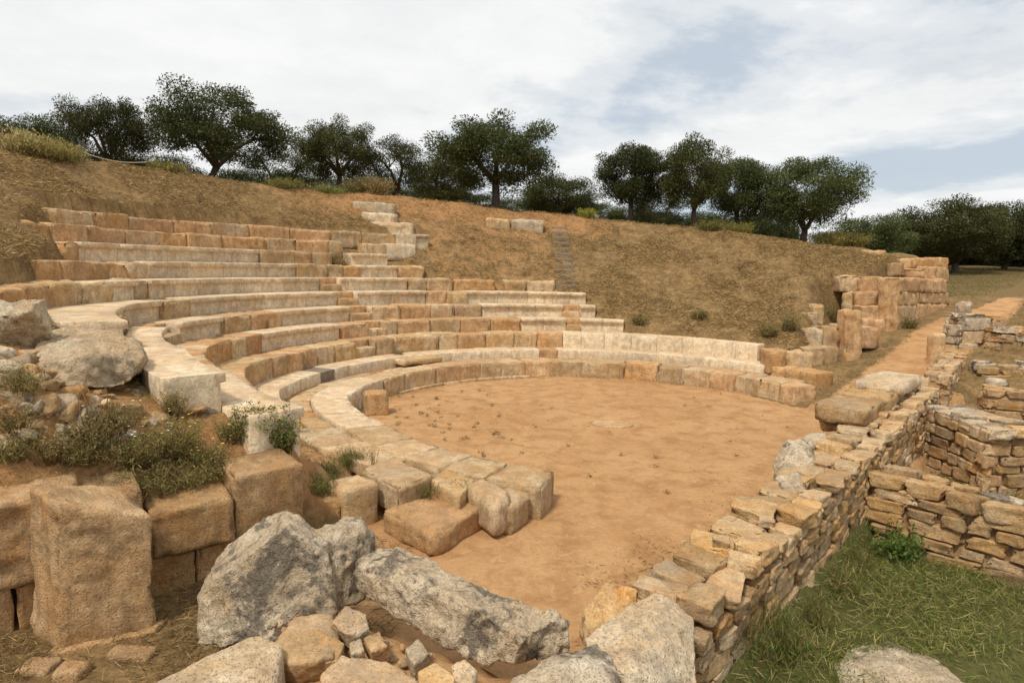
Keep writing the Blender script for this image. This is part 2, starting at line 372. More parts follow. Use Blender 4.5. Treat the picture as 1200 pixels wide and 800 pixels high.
def plain(name, col, col2, scale=8, rough=.9, bump=.3, attr=None):
    mt, t, b = new_mat(name); g = N(t, 'ShaderNodeNewGeometry')
    n = noise(t, g.outputs['Position'], scale, 7, .65); c = mix(t, ramp(t, n, [(.35, 0), (.65, 1)]), col, col2)
    t.links.new(c, b.inputs['Base Color']); b.inputs['Roughness'].default_value = rough
    bp = N(t, 'ShaderNodeBump', ins={'Strength': bump, 'Distance': .03}); t.links.new(n, bp.inputs['Height']); t.links.new(bp.outputs[0], b.inputs['Normal'])
    return mt
M['mortar'] = plain('earth_mortar', (.25, .15, .075), (.40, .26, .14), 14, bump=.9)
M['wood'] = plain('weathered_wood', (.16, .12, .085), (.27, .21, .15), 30)
M['bark'] = plain('olive_bark', (.055, .043, .032), (.12, .098, .075), 12, bump=1)
M['rope'] = plain('rope', (.35, .30, .22), (.45, .38, .28), 30)
M['stem'] = plain('dry_stem', (.16, .10, .05), (.25, .17, .08), 20)
def blade_mat(name, trans=.35, rough=.75):
    mt, t, b = new_mat(name)
    a = N(t, 'ShaderNodeAttribute', attribute_name='col'); t.links.new(a.outputs['Color'], b.inputs['Base Color']); b.inputs['Roughness'].default_value = rough
    tr = t.nodes.new('ShaderNodeBsdfTranslucent'); t.links.new(a.outputs['Color'], tr.inputs[0])
    mx = N(t, 'ShaderNodeMixShader', ins={0: trans}); o = [n for n in t.nodes if n.type == 'OUTPUT_MATERIAL'][0]
    t.links.new(b.outputs[0], mx.inputs[1]); t.links.new(tr.outputs[0], mx.inputs[2]); t.links.new(mx.outputs[0], o.inputs[0])
    return mt
M['leaf'] = blade_mat('leaf', .25, .55)
M['crown'] = blade_mat('olive_leaf', .2, .6)
t = M['crown'].node_tree; oi = N(t, 'ShaderNodeObjectInfo'); at_ = [n for n in t.nodes if n.type == 'ATTRIBUTE'][0]; hs = N(t, 'ShaderNodeHueSaturation'); t.links.new(at_.outputs['Color'], hs.inputs['Color'])
t.links.new(math_(t, 'MULTIPLY_ADD', oi.outputs['Random'], .5, .5), hs.inputs['Value']); t.links.new(math_(t, 'MULTIPLY_ADD', math_(t, 'FRACT', math_(t, 'MULTIPLY', oi.outputs['Random'], 7.7)), .05, .475), hs.inputs['Hue'])
for n in t.nodes:
    if n.type == 'BSDF_PRINCIPLED': t.links.new(hs.outputs[0], n.inputs['Base Color'])
    if n.type == 'BSDF_TRANSLUCENT': t.links.new(hs.outputs[0], n.inputs[0]); M['straw'] = blade_mat('straw', .3)

# ground
mt, t, b = new_mat('ground_soil_and_dry_grass'); M['ground'] = mt
g = N(t, 'ShaderNodeNewGeometry'); P = g.outputs['Position']; za = N(t, 'ShaderNodeAttribute', attribute_name='zone'); zs = N(t, 'ShaderNodeSeparateColor'); t.links.new(za.outputs['Color'], zs.inputs[0])
nA = noise(t, P, .45, 6, .6, .4); nB = noise(t, P, 2.2, 8, .68, .3); nC = noise(t, P, 14, 6, .7); nD = noise(t, P, 70, 4, .7)
dirt = mix(t, ramp(t, nA, [(.35, 0), (.65, 1)]), (.425, .238, .102), (.51, .305, .145))
dirt = mix(t, ramp(t, nB, [(.36, .9), (.55, 0)]), dirt, (.33, .17, .07))
nS = noise(t, P, 5.5, 8, .75, .8); dirt = mix(t, ramp(t, nS, [(.55, 0), (.68, .6)]), dirt, (.60, .40, .23))
dirt = mix(t, ramp(t, nC, [(.30, .45), (.52, 0)]), dirt, (.27, .145, .065))
dirt = mix(t, ramp(t, nD, [(.30, .5), (.5, 0)]), dirt, (.25, .14, .068))
dry = mix(t, ramp(t, nB, [(.36, 0), (.64, 1)]), (.165, .103, .044), (.32, .205, .09))
dry = mix(t, ramp(t, nC, [(.35, .6), (.6, 0)]), dry, (.08, .05, .022))
soil = mix(t, ramp(t, nC, [(.35, 0), (.65, 1)]), (.31, .155, .06), (.42, .225, .10))
hillc = mix(t, ramp(t, math_(t, 'ADD', math_(t, 'MULTIPLY', math_(t, 'SUBTRACT', nB, .5), .9), zs.outputs[2]), [(.35, 0), (.7, 1)]), dry, soil)
grn = mix(t, ramp(t, nC, [(.3, 0), (.7, 1)]), (.05, .055, .016), (.13, .115, .04))
jit = math_(t, 'MULTIPLY', math_(t, 'SUBTRACT', nB, .5), .7)
c = mix(t, ramp(t, math_(t, 'ADD', zs.outputs[0], jit), [(.4, 0), (.6, 1)]), hillc, dirt)
c = mix(t, ramp(t, math_(t, 'ADD', zs.outputs[1], jit), [(.4, 0), (.6, 1)]), c, grn)
t.links.new(c, b.inputs['Base Color']); b.inputs['Roughness'].default_value = 1
hh = math_(t, 'ADD', math_(t, 'MULTIPLY', nC, 1.0), math_(t, 'ADD', math_(t, 'MULTIPLY', nD, .4), math_(t, 'MULTIPLY', nB, 1.2)))
bp = N(t, 'ShaderNodeBump', ins={'Strength': .55, 'Distance': .04}); t.links.new(hh, bp.inputs['Height']); t.links.new(bp.outputs[0], b.inputs['Normal'])

# ------------------------------------------------------------------ ground
def spread(lo, hi, step, far):
    c = list(np.arange(lo, hi, step)); s = step; x = c[-1]
    while x < far: s *= 1.35; x += s; c.append(x)
    s = step; x = lo; pre = []
    while x > -far: s *= 1.35; x -= s; pre.append(x)
    return np.array(pre[::-1] + c)
gx = spread(-19, 24, .13, 2500); gy = spread(1.5, 36, .13, 2500)
X, Y = np.meshgrid(gx, gy, indexing='ij'); Z = terrain(X, Y)
def zones(x, y, z):
    dx, dy = x - C[0], y - C[1]; R = np.hypot(dx, dy); th = np.degrees(np.arctan2(dy, dx)); th = np.where(th < -60, th + 360, th)
    n = (x - SW0[0]) * SWN[0] + (y - SW0[1]) * SWN[1]; s = (x - SW0[0]) * SWD[0] + (y - SW0[1]) * SWD[1]
    dirt = (R < 7.3) * 1.0
    wq = .666 * x + .746 * y; cr_ = -.746 * x + .666 * y
    path = (th < 37) & (n > -.6) & (R > 5)
    pc = 4.0 + (wq - 16) * -.09   # path centre line across coordinate
    dirt = np.where(path, sstep(1.3, .5, np.abs(cr_ - 3.4 + (wq - 15) * .06)) * sstep(40, 30, wq), dirt)
    dirt = np.where((R < 9) & (n > -.3) & (th < 20), 1.0, dirt)
    a = (x - WL0[0]) * WLD[0] + (y - WL0[1]) * WLD[1]; e = (x - WL0[0]) * WLN[0] + (y - WL0[1]) * WLN[1]
    dirt = np.where((th > 186) & (th < 262) & (e < .3) & (R > 6.2), sstep(1.6, 2.6, a), dirt)
    lb = (th > 186) & (th < 262) & (e > .3) & (R > 6.5) & (z < 2.15); dirt = np.where(lb, .35, np.where((th > 186) & (z >= 2.15), 0.0, dirt))
    dirt = np.where((y < 5.4) & (np.abs(x) < 2.4) & (n > 0) & (x > -1.8), .85, dirt)
    green = sstep(.12, 0, n) * sstep(9, 5, s) * .8
    green = np.maximum(green, (n < -.2) * sstep(14, 18, wq) * .32)
    green = np.maximum(green, (R > 24) * .45); green = np.maximum(green, sstep(24, 31, wq) * (th < 70) * (R > 18) * np.where(np.abs(cr_ - 3.4 + (wq - 15) * .06) > 1.5, .5, .15) * (th < 41.5 + (R > 22) * 30))
    bare = np.clip(.06 + sstep(12.8, 15, R) * sstep(66, 90, th) * sstep(155, 120, th) * .55, 0, 1)
    bare = np.where((th > 92) & (th < 116) & (R > 9.6), np.maximum(bare, .45), bare)
    bare = np.where((y < 5.4) & (n > 0) & (x > -1.8), .7, bare)
    bare = np.where(lb, .62, bare)
    return dirt, green, bare
nx, ny = X.shape
idx = np.arange(nx * ny).reshape(nx, ny)
Fg = np.stack([idx[:-1, :-1], idx[1:, :-1], idx[1:, 1:], idx[:-1, 1:]], -1).reshape(-1, 4)
me = mesh_from('ground', np.c_[X.ravel(), Y.ravel(), Z.ravel()], Fg)
zd, zg, zb = zones(X.ravel(), Y.ravel(), Z.ravel())
ca = me.color_attributes.new('zone', 'FLOAT_COLOR', 'POINT'); ca.data.foreach_set('color', np.c_[zd, zg, zb, np.ones(nx * ny)].ravel().astype(np.float32))
tag(obj('ground', me, M['ground']), kind='structure')

# ------------------------------------------------------------------ seat rows
ORD = ['first', 'second', 'third', 'fourth', 'fifth', 'sixth', 'seventh', 'eighth', 'ninth', 'tenth', 'eleventh']
seed = [10]
def S(): seed[0] += 1; return seed[0]
# per row: pixel columns where the blocks of the photograph meet, and what each block is
# w = restored pale block with moulded lip, p = plain restored, o = old ochre block, r = rough broken block, s = stair, - = gap
ROWS = {
 3: ([888, 862, 834, 800, 770, 740, 708, 682, 660, 630, 602, 570, 537, 516, 462, 440, 417, 393, 372, 355, 338, 320, 303, 284, 264], 'ppppppppooooorosooooooooo'[0:24]),
 4: ([731, 706, 680, 664, 638, 611, 575, 540, 505, 467, 452, 432, 400, 368, 338, 308, 290, 272, 256], 'wwswwooooosowwwooo'),
 5: ([698, 680, 660, 628, 596, 566, 533, 505, 470, 436, 411, 384, 358, 330, 313, 292, 262, 238, 214], 'wswwwooooswwworoww'),
 6: ([687, 668, 648, 619, 584, 548, 524, 500, 460, 420, 397, 360, 310, 265, 222, 190, 147], 'wwwwwoowwswwwwow'),
 7: ([650, 617, 592, 581, 532, 500, 478, 439, 400, 376, 335, 285, 235, 178, 160, 120], 'rr-rrrwwswwwwrw'),
 8: ([498, 467, 445, 422, 402, 383, 348, 306, 264, 222, 182, 152, 130, 106, 72, 42], 'rwwroowwwwrrroo'[0:15]),
 9: ([455, 434, 413, 390, 366, 345, 305, 251, 198, 140, 95, 76], 'ww-ooowwwwr'[0:11]),
 10: ([487, 453, 428, 402, 385, 345, 312, 260, 220, 185, 147, 105, 62, 28], 'po-ooorooooor'[0:13]),
 11: ([503, 488, 464, 424, 388, 341, 292, 248, 205, 150, 110, 66], 'wpooooooooo'),
}
def add_block(parent, kind, k, t0, t1, name='seat_block', **ov):
    R, z = rowRZ(k); s = S(); rs = random.Random(s)
    g = -.002 / R * 57.3
    dep = .6955 + .06; hgt = .60
    if kind in 'wp':
        kw = dict(r=.010, step=.16, amp=.004, chip=.010, seed=s)
        if kind == 'w': kw['nosing'] = (.11, .07)
        V, Fc = polar_block(k, t0 - g, t1 + g, dep, hgt, **kw); m_ = M['white']
    elif kind == 'o':
        V, Fc = polar_block(k, t0 - g * 1.5, t1 + g * 1.5, dep + .02, hgt, r=.02, step=.075, amp=.022, chip=.085, seed=s, dR=rs.uniform(-.03, .035), dz=rs.uniform(-.035, .008)); m_ = M['ochre'] if rs.random() < .55 else M['pale']
    else:
        V, Fc = polar_block(k, t0 - g * 3, t1 + g * 3, dep, hgt, r=.05, step=.065, amp=.045, chip=.14, seed=s, dR=rs.uniform(-.03, .05), dz=rs.uniform(-.05, .01)); m_ = M['pale'] if rs.random() < .6 else M['ochre']
    return put(name, V, Fc, m_, parent)
def add_stair(parent, k, t0, t1):
    R, z = rowRZ(k)
    V, Fc = polar_block(k, t0 - .05, t1 + .05, .45, .36, r=.025, step=.1, amp=.008, chip=.03, seed=S(), dR=-.01, dz=-.20); put('step', V, Fc, M['pale'], parent)
    V, Fc = polar_block(k, t0 - .05, t1 + .05, .48, .34, r=.025, step=.1, amp=.008, chip=.03, seed=S(), dR=.29, dz=-.005); put('step', V, Fc, M['ochre'], parent)
rows = {}
for k, (cols, kinds) in ROWS.items():
    R, z = rowRZ(k)
    ths = [th_of(k, c_) for c_ in cols]
    base = rowpt(R, np.array(ths[len(ths) // 2]), z - .4)
    if k == 3: lab = 'third seat row up from the orchestra, old ochre blocks running into long plain restored wing'
    else: lab = {4: 'fourth stone seat row up, restored pale blocks among ochre ones', 5: 'fifth stone seat row up, restored lips alternating with worn ochre blocks', 6: 'sixth stone seat row up, mostly pale restored blocks with moulded lip',
                 7: 'seventh seat row up, long pale restored run ending in broken rough blocks', 8: 'eighth seat row up, pale restored middle between rough ochre blocks', 9: 'ninth seat row up, long clean pale restored bench below ochre rows',
                 10: 'tenth seat row up, worn ochre blocks with broken fronts', 11: 'topmost eleventh seat row of ochre blocks against the grassy slope'}[k]
    T = empty('seat_row', base, lab, 'seat row', 'concentric seat rows of the theatre'); rows[k] = T
    for i, kd in enumerate(kinds[:len(cols) - 1]):
        if kd == '-': continue
        if kd == 's': add_stair(T, k, ths[i], ths[i + 1])
        else: add_block(T, kd, k, ths[i], ths[i + 1])
# near wedge beyond the side stair: the fourth to seventh rows close in towards the parodos
for k, lo, hi, spec in ((3, 187, 192, 'o'), (4, 181.5, 231, 'wwwww'), (5, 186, 226, 'wwww'), (6, 188, 207, 'www'), (7, 179.5, 211, 'rrrrrr')):
    cuts = np.linspace(lo, hi, len(spec) + 1)
    for i, kd in enumerate(spec): add_block(rows[k], kd, k, cuts[i], cuts[i + 1])
for k, t0, t1 in ((5, 180.6, 186), (6, 185, 188), (4, 180, 181.5)):
    add_stair(rows[k], k, t0, t1)
# bench of the second row
T = empty('bench_row', rowpt(6.52, np.array(100.), .2), 'low flat bench, second step up from the orchestra, between kerb and ochre row', 'bench')
c2 = [956, 938, 920, 900, 872, 848, 824, 800, 770, 735, 700, 654, 632, 600, 565, 530, 505, 478, 455, 430, 410, 392, 376, 360, 345, 333]
t2 = [th_of(2, c_) for c_ in c2] + [184, 190, 197]
for i in range(len(t2) - 1):
    s = S(); old = (i < 3) or i in (11,)
    V, Fc = polar_block(2, t2[i] - .04, t2[i + 1] + .04, .74, .62, r=.03 if old else .014, step=.11, amp=.012 if old else .004, chip=.04 if old else .015, seed=s, dz=random.uniform(-.015, .0))
    o = put('bench_slab', V, Fc, M['ochre'] if old else M['white'], T)
    if i == 21: o.data.materials.clear(); o.data.materials.append(plain('dark_bench_stone', (.17, .13, .10), (.25, .19, .145), 9))
V, Fc = polar_block(2, th_of(2, 505) - 1, th_of(2, 462), .5, .16, r=.04, step=.07, amp=.02, chip=.05, seed=S(), dR=-.42, dz=-.03)
tag(put('fallen_slab', V, Fc, M['pale']), 'loose ochre slab lying in the gutter against the low bench', 'slab')
# gutter paving between bench and kerb
T = empty('gutter_paving', rowpt(6.1, np.array(120.), .3), 'narrow flagstones in the gutter behind the orchestra kerb', 'paving')
tt = 30.
while tt < 196:
    dt = random.uniform(4, 9)
    if random.random() < .8:
        V, Fc = polar_block(1, tt + .2, tt + dt - .2, random.uniform(.36, .5), .12, r=.02, step=.12, amp=.008, chip=.03, seed=S(), dR=.74 + random.uniform(-.02, .04), dz=-.075 + random.uniform(-.02, .02))
        put('flagstone', V, Fc, M['pale'], T)
    tt += dt
# kerb round the orchestra
T = empty('orchestra_kerb', rowpt(5.2, np.array(100.), 0), 'lowest ring of ochre kerb blocks edging the round earth orchestra', 'kerb')
c1 = [934, 914, 890, 862, 832, 800, 770, 733, 683, 648, 615, 588, 563, 513, 474, 450]
t1 = [th_of(1, c_) for c_ in c1]
for i in range(len(t1) - 1):
    V, Fc = polar_block(1, t1[i] - .08, t1[i + 1] + .08, .66, .56, r=.022, step=.065, amp=.016, chip=.075, seed=S(), dz=random.uniform(-.03, .01), dR=random.uniform(-.03, .02))
    put('kerb_block', V, Fc, M['pale'] if i % 3 else M['ochre'], T)
for a0, a1, dz, m_ in ((160.3, 172, 0, 'white'), (172, 184, 0, 'white'), (184, 197, 0, 'white'), (197, 209, -.01, 'white'), (209, 221, -.015, 'pale'), (221, 229.5, -.02, 'pale'), (229.5, 237, -.015, 'pale'), (237, 244.5, -.02, 'pale'), (244.5, 253, -.03, 'pale')):
    V, Fc = polar_block(1, a0 + .1, a1 - .1, .80 if a0 > 200 else .72, .56, r=.02, step=.07, amp=.014, chip=.06, seed=S(), dz=dz)
    put('kerb_block', V, Fc, M[m_], T)
# thin base course inside the kerb
for a0 in range(106, 150, 6):
    V, Fc = polar_block(1, a0 + .2, a0 + 5.8, .3, .12, r=.02, step=.12, amp=.008, chip=.02, seed=S(), dR=-.10, dz=-.40)
    put('base_course', V, Fc, M['pale'], T)
# fallen block on the kerb
b0 = at(424, 487, .0); V, Fc = block(.24, .21, .25, r=.05, step=.05, amp=.02, chip=.06, seed=S()); a = R_(20)
V = V @ np.array([[math.cos(a), math.sin(a), 0], [-math.sin(a), math.cos(a), 0], [0, 0, 1]]) + [b0[0] + .24, b0[1] + .22, .22]
tag(put('fallen_block', V, Fc, M['ochre']), 'short dark ochre block standing inside the kerb on orchestra floor', 'stone block')
# flat stone in the middle of the orchestra
cc = at(718, 497, 0); V, Fc = block(.42, .30, .06, r=.05, step=.07, amp=.01, chip=.05, seed=S()); q = V[:, :2]; V[:, :2] = q / np.maximum(1, (np.abs(q / [.42, .3]) ** 2).sum(1, keepdims=True) ** .5)
tag(put('centre_slab', V + [cc[0], cc[1], -.035], Fc, M['ochre']), 'low round stone slab set in the middle of the orchestra floor', 'slab')

# ------------------------------------------------------------------ stubs of higher rows
def loose(name, px0, px1, py, Y, dep, hgt, mat, label, cat='stone block', r=.06, amp=.02, chip=.07, group=None, tilt=0, turn=0):
    """block whose top front edge runs from px0 to px1 at row py, at distance Y"""
    A = atY(px0, py, Y); B = atY(px1, py, Y); L = abs(B[0] - A[0])
    V, Fc = block(L / 2, dep / 2, hgt / 2, r=r, step=max(.05, L / 14), amp=amp, chip=chip, seed=S())
    a = R_(turn); Rm = np.array([[math.cos(a), math.sin(a), 0], [-math.sin(a), math.cos(a), 0], [0, 0, 1]])
    b_ = R_(tilt); Rt = np.array([[math.cos(b_), 0, math.sin(b_)], [0, 1, 0], [-math.sin(b_), 0, math.cos(b_)]])
    V = V @ Rt @ Rm + [(A[0] + B[0]) / 2, Y + dep / 2, (A[2] + B[2]) / 2 - hgt / 2]
    return tag(put(name, V, Fc, M[mat]), label, cat, group)
for px0, px1, pt, pb, mt_, lab in ((413, 462, 237, 250, 'rough', 'white broken seat stone alone on slope, highest of three'), (423, 463, 249, 261, 'rough', 'white broken seat stone on slope, middle of three'), (432, 483, 260, 273, 'rough', 'white broken seat stone on slope, lowest of three above seat rows'),
        (569, 598, 256, 268, 'pale', 'ochre stone of a pair on the bare slope below big olive'), (599, 637, 257, 271, 'rough', 'paler pitted stone of a pair on the bare slope')):
    q = ground_hit((px0 + px1) / 2, pb, 14); loose('seat_remnant', px0, px1, pt, q[1] - .02, .6, (pb - pt) / F * q[1] + .15, mt_, lab, r=.07, amp=.03, chip=.09, tilt=-2)

# ------------------------------------------------------------------ wooden stair on the slope
T = None
for i, py in enumerate(np.linspace(337, 268, 12)):
    q = ground_hit(664 - i * .9, py, 12); Yd = q[1]; A = atY(652 - i * .5, py, Yd); B = atY(677 - i * 1.2, py, Yd)
    if T is None: T = empty('wooden_steps', (A[0], A[1], A[2] - .2), 'grey wooden plank steps climbing the dry slope above seats', 'steps')
    zt = tz(q[0], Yd)
    V, Fc = block((B[0] - A[0]) / 2, .03, .10, r=.01, step=.3, amp=.004, chip=.006, seed=S())
    put('riser_plank', V + [(A[0] + B[0]) / 2, Yd, zt - .015 + random.uniform(-.02, .02)], Fc, M['wood'], T)
    V, Fc = block((B[0] - A[0]) / 2 - .02, .11, .015, r=.008, step=.3, amp=.004, chip=.004, seed=S())
    put('tread_plank', V + [(A[0] + B[0]) / 2, Yd + .15, zt + .06], Fc, M['wood'], T)

# ------------------------------------------------------------------ retaining wall on the left
def wl(a, e): return WL0 + WLD * a + WLN * e
T = empty('retaining_wall', (*wl(0, .25), 0), 'wall of big squared ochre blocks holding the bank beside the seats', 'wall')
def wall_blk(a0, a1, e0, e1, z0, z1, s=1, mat='block', name='wall_block', **kw):
    k_ = dict(r=.02, step=.04, amp=.018, chip=.06, seed=S(), freq=4.5); k_.update(kw)
    V, Fc = quad_block([wl(a0, e0), wl(a1, e0), wl(a1, e1), wl(a0, e1)], z0, z1, **k_); return put(name, V, Fc, M[mat], T)
wall_blk(-.02, .70, .0, .52, .36, [.78, .81, .86, .86])
wall_blk(.715, 1.40, .02, .60, .30, [.98, 1.0, 1.03, 1.04])
wall_blk(-.2, .36, .05, .5, -.05, .355)
wall_blk(.37, .86, .06, .5, -.05, .352)
wall_blk(.87, 1.36, .06, .5, -.05, .294)
wall_blk(-1.50, -.52, .02, .62, .42, [1.16, 1.10, 1.2, 1.22], r=.03, amp=.035, chip=.09)
wall_blk(-.51, -.05, .12, .6, .42, [1.06, 1.0, 1.08, 1.1], r=.03, amp=.025)
wall_blk(-1.00, -.74, .05, .5, -.05, .41); wall_blk(-1.45, -1.02, .08, .5, -.05, .40); wall_blk(-.70, -.23, .09, .5, -.05, .40)
wall_blk(-2.6, -1.53, .02, .62, -.05, 1.25, r=.06)
# upright block in front of the wall
def corner(px, py, z): p = at(px, py, z); return p
A = at(72, 765, 0)[:2]; B = at(181, 737, 0)[:2]; D = at(38, 742, 0)[:2]; Cc = B + (D - A)
V, Fc = hexa([(*A, -.04), (*B, -.04), (*Cc, -.04), (*D, -.04), (A[0] - .0, A[1] + .02, 1.20), (B[0] + .03, B[1] + .02, .995), (Cc[0] - .02, Cc[1], 1.16), (D[0] + .03, D[1] + .02, 1.29)], r=.025, step=.03, amp=.022, chip=.075, seed=S(), freq=4)
tag(put('standing_block', V, Fc, M['block']), 'tall upright sandstone block standing against the retaining wall', 'stone block')
V, Fc = quad_block([A + [-.10, -.10], B + [.05, -.09], B + [.05, .1], A + [-.1, .15]], -.05, .05, r=.03, step=.05, amp=.02, chip=.05, seed=S())
tag(put('footing_stone', V, Fc, M['block']), 'thin flat stone at the foot of the upright block', 'stone')
for px, py, L, wd, hh, lab in ((155, 770, .17, .08, .05, 'small flat yellow stone on the dry grass beside upright block'), (83, 792, .11, .09, .06, 'rounded yellow stone lying in front of the upright block'), (45, 783, .12, .1, .03, 'tiny ochre stone half sunk before the upright block')):
    p = at(px, py, 0); V, Fc = block(L, wd, hh, r=.06, step=.03, amp=.012, chip=.03, seed=S(), freq=6)
    tag(put('loose_stone', V + [p[0], p[1], hh * .4], Fc, M['block']), lab, 'stone', 'loose stones on the ground')
# low blocks running on to the kerb
T = empty('low_block_wall', (*at(404, 612, 0)[:2], 0), 'short run of two low worn blocks beside the fallen slabs', 'wall')
for c0, c1, dpt, zt in (((363, 626), (403, 624), .4, .40), ((405, 626), (446, 612), .45, .52)):
    A = at(*c0, 0)[:2]; B = at(*c1, 0)[:2]; d = (B - A) / np.linalg.norm(B - A); n = np.array([-d[1], d[0]])
    V, Fc = quad_block([A, B, B + n * dpt, A + n * dpt], -.05, zt, r=.05, step=.05, amp=.018, chip=.05, seed=S()); put('wall_block', V, Fc, M['block'] if zt < .45 else M['pale'], T)
def slab(px4, zt, hgt, mat, name, label, cat='slab', **kw):
    pts = [at(x, y, zt)[:2] for x, y in px4]
    k_ = dict(r=.022, step=.045, amp=.018, chip=.07, seed=S(), freq=4); k_.update(kw)
    V, Fc = quad_block(pts, zt - hgt, zt, **k_); return tag(put(name, V, Fc, M[mat]), label, cat)
slab([(447, 596), (507, 626), (580, 588), (520, 575)], .26, .30, 'ochre', 'lying_slab', 'broad low slab with rough broken front lying at the orchestra edge', r=.05, amp=.03, chip=.09)
slab([(424, 549), (466, 572), (507, 556), (462, 534)], .50, .36, 'pale', 'lying_slab', 'thick squared slab resting above the broad low slab')
slab([(505, 562), (540, 580), (556, 562), (520, 548)], .44, .3, 'pale', 'lying_slab', 'small flat stone wedged between squared slab and kerb end', amp=.02)
slab([(540, 566), (582, 590), (604, 574), (565, 556)], .46, .46, 'pale', 'round_edged_block', 'rounded worn block beside the orchestra kerb end', r=.10, amp=.02)
slab([(572, 588), (600, 592), (622, 578), (596, 566)], .36, .40, 'pale', 'end_block', 'small upright block closing the kerb end', r=.05)
slab([(330, 500), (372, 522), (440, 527), (404, 500)], .40, .2, 'pale', 'rough_slab', 'rough flat slab behind the kerb among the weeds', amp=.03, chip=.08, r=.06)
slab([(372, 522), (440, 548), (480, 536), (430, 516)], .43, .2, 'pale', 'rough_slab', 'flat pale slab between weeds and squared slab', amp=.02)

# ------------------------------------------------------------------ rough rocks and rubble on the left bank
def blob(name, cx, cy, cz, hx, hy, hz, mat, label, cat='rock', turn=0, amp=.06, vox=None, group=None, freq=2.2, tilt=0, flat=1.0, parent=None):
    s = S(); rs = np.random.default_rng(s); pts = []
    for _ in range(15):
        v = rs.normal(size=3); v /= np.abs(v).max() ** .6 * np.linalg.norm(v) ** .4; pts.append(v * [hx, hy, hz])
    pts = np.array(pts); a = R_(turn); b_ = R_(tilt)
    Rm = np.array([[math.cos(a), math.sin(a), 0], [-math.sin(a), math.cos(a), 0], [0, 0, 1]]); Rt = np.array([[math.cos(b_), 0, math.sin(b_)], [0, 1, 0], [-math.sin(b_), 0, math.cos(b_)]])
    pts = pts @ Rt @ Rm + [cx, cy, cz]
    V, Fc = hulls_rock(name, [pts], vox or max(hx, hy, hz) / 14, amp * min(hx, hy, hz), s, freq=freq / max(hx, hy, hz) * .5)
    o = put(name, V, Fc, M[mat], parent)
    return tag(o, label, cat, group) if parent is None else o
p = atY(14, 382, 6.9); blob('boulder', p[0] - .05, p[1], p[2] + .02, .38, .38, .33, 'rough', 'big rounded white boulder perched at the end of the seat rows', amp=.12)
# flat pitted rock lying over the row ends
hp = []
for (x, y, Yd) in ((38, 398, 7.2), (70, 382, 7.7), (120, 384, 7.9), (165, 400, 7.6), (168, 420, 6.95), (158, 445, 6.65), (148, 455, 6.55), (95, 457, 6.25), (58, 448, 6.25), (44, 425, 6.3), (100, 415, 6.35)): hp.append(atY(x, y, Yd))
hp += [np.array([p_[0], p_[1] + .1, p_[2] - .25]) for p_ in hp[:4]]
V, Fc = hulls_rock('r', [hp], .022, .035, S(), freq=3); tag(put('flat_rock', V, Fc, M['rough']), 'broad pitted white rock slab lying across the row ends', 'rock')
T = empty('rubble_bank', tuple(at(80, 470, 1.5)), 'bank of small tumbled stones in red earth beside the seats', 'rubble')
rs = random.Random(5); n_ = 0
for i in range(900):
    px = rs.uniform(-20, 300) if i % 3 == 0 else rs.uniform(-10, 170); py = rs.uniform(402, 528)
    if py < 405 + max(0, px - 20) * .35 or (px > 165 and py < 478) or py > 528 - abs(px - 60) * .03: continue
    for z in np.linspace(2.6, .8, 60):          # where the pixel's ray meets the bank
        q = at(px, py, z)
        if tz(q[0], q[1]) >= z: break
    L = rs.choice((.035, .05, .06, .08, .11, .15)) * rs.uniform(.8, 1.3)
    blob('rubble_stone', q[0], q[1], q[2] + L * .12, L, L * .8, L * rs.uniform(.45, .65), rs.choice(('rough', 'rubble', 'pale', 'grey', 'rubble')), None, turn=rs.uniform(0, 180), tilt=rs.uniform(-20, 20), amp=.10, vox=L / 7, parent=T)
    n_ += 1
    if n_ > 260: break

# ------------------------------------------------------------------ foreground boulders and rubble wall
def hull_thing(name, hulls, vox, amp, mat, label, cat, freq=2.5, ridged=.5):
    V, Fc = hulls_rock(name, hulls, vox, amp, S(), freq=freq, ridged=ridged); return tag(put(name, V, Fc, M[mat]), label, cat)
def front_back(pts, depth, dz=0, dx=0):
    f = [atY(*p) for p in pts]; return f + [np.array([q[0] + dx - depth * .15, q[1] + depth, q[2] + dz]) for q in f]
h1 = front_back([(228, 762, 4.30), (228, 700, 4.40), (248, 668, 4.48), (290, 650, 4.35), (335, 618, 4.48), (300, 760, 4.15), (392, 720, 4.35), (385, 650, 4.5)], .12)
h1 += [atY(*p) for p in ((262, 640, 4.85), (285, 622, 4.85), (330, 597, 4.8), (352, 601, 4.85), (372, 625, 4.9), (235, 700, 4.8), (385, 690, 4.95))]
h2 = front_back([(360, 640, 4.5), (395, 627, 4.65), (420, 627, 4.7), (432, 645, 4.75), (428, 700, 4.65), (380, 720, 4.42)], .35)
hull_thing('boulder', [h1, h2], .014, .03, 'grey', 'large pointed grey boulder with one pale sloping face', 'boulder', freq=2.6)
g1 = [(415, 660, 4.60), (418, 690, 4.55), (440, 712, 4.45), (500, 745, 4.1), (565, 780, 3.75), (600, 778, 3.65), (615, 752, 3.62), (560, 715, 3.85), (500, 680, 4.2), (450, 655, 4.5)]
g2 = [(425, 648, 4.85), (470, 641, 4.85), (530, 668, 4.55), (590, 695, 4.25), (640, 716, 4.05), (640, 770, 3.85), (470, 700, 4.85)]
g3 = front_back([(612, 745, 3.72), (650, 725, 3.85), (668, 738, 3.95), (665, 765, 3.9), (630, 778, 3.78)], .15)
hull_thing('long_boulder', [[atY(*p) for p in g1 + g2], g3], .014, .032, 'grey', 'long grey pitted boulder lying along the rubble edge', 'boulder', freq=3.0)
T = empty('rubble_wall', (-.2, 3.8, .4), 'low ruined wall of earth and mixed pale stones under the long boulder', 'wall')
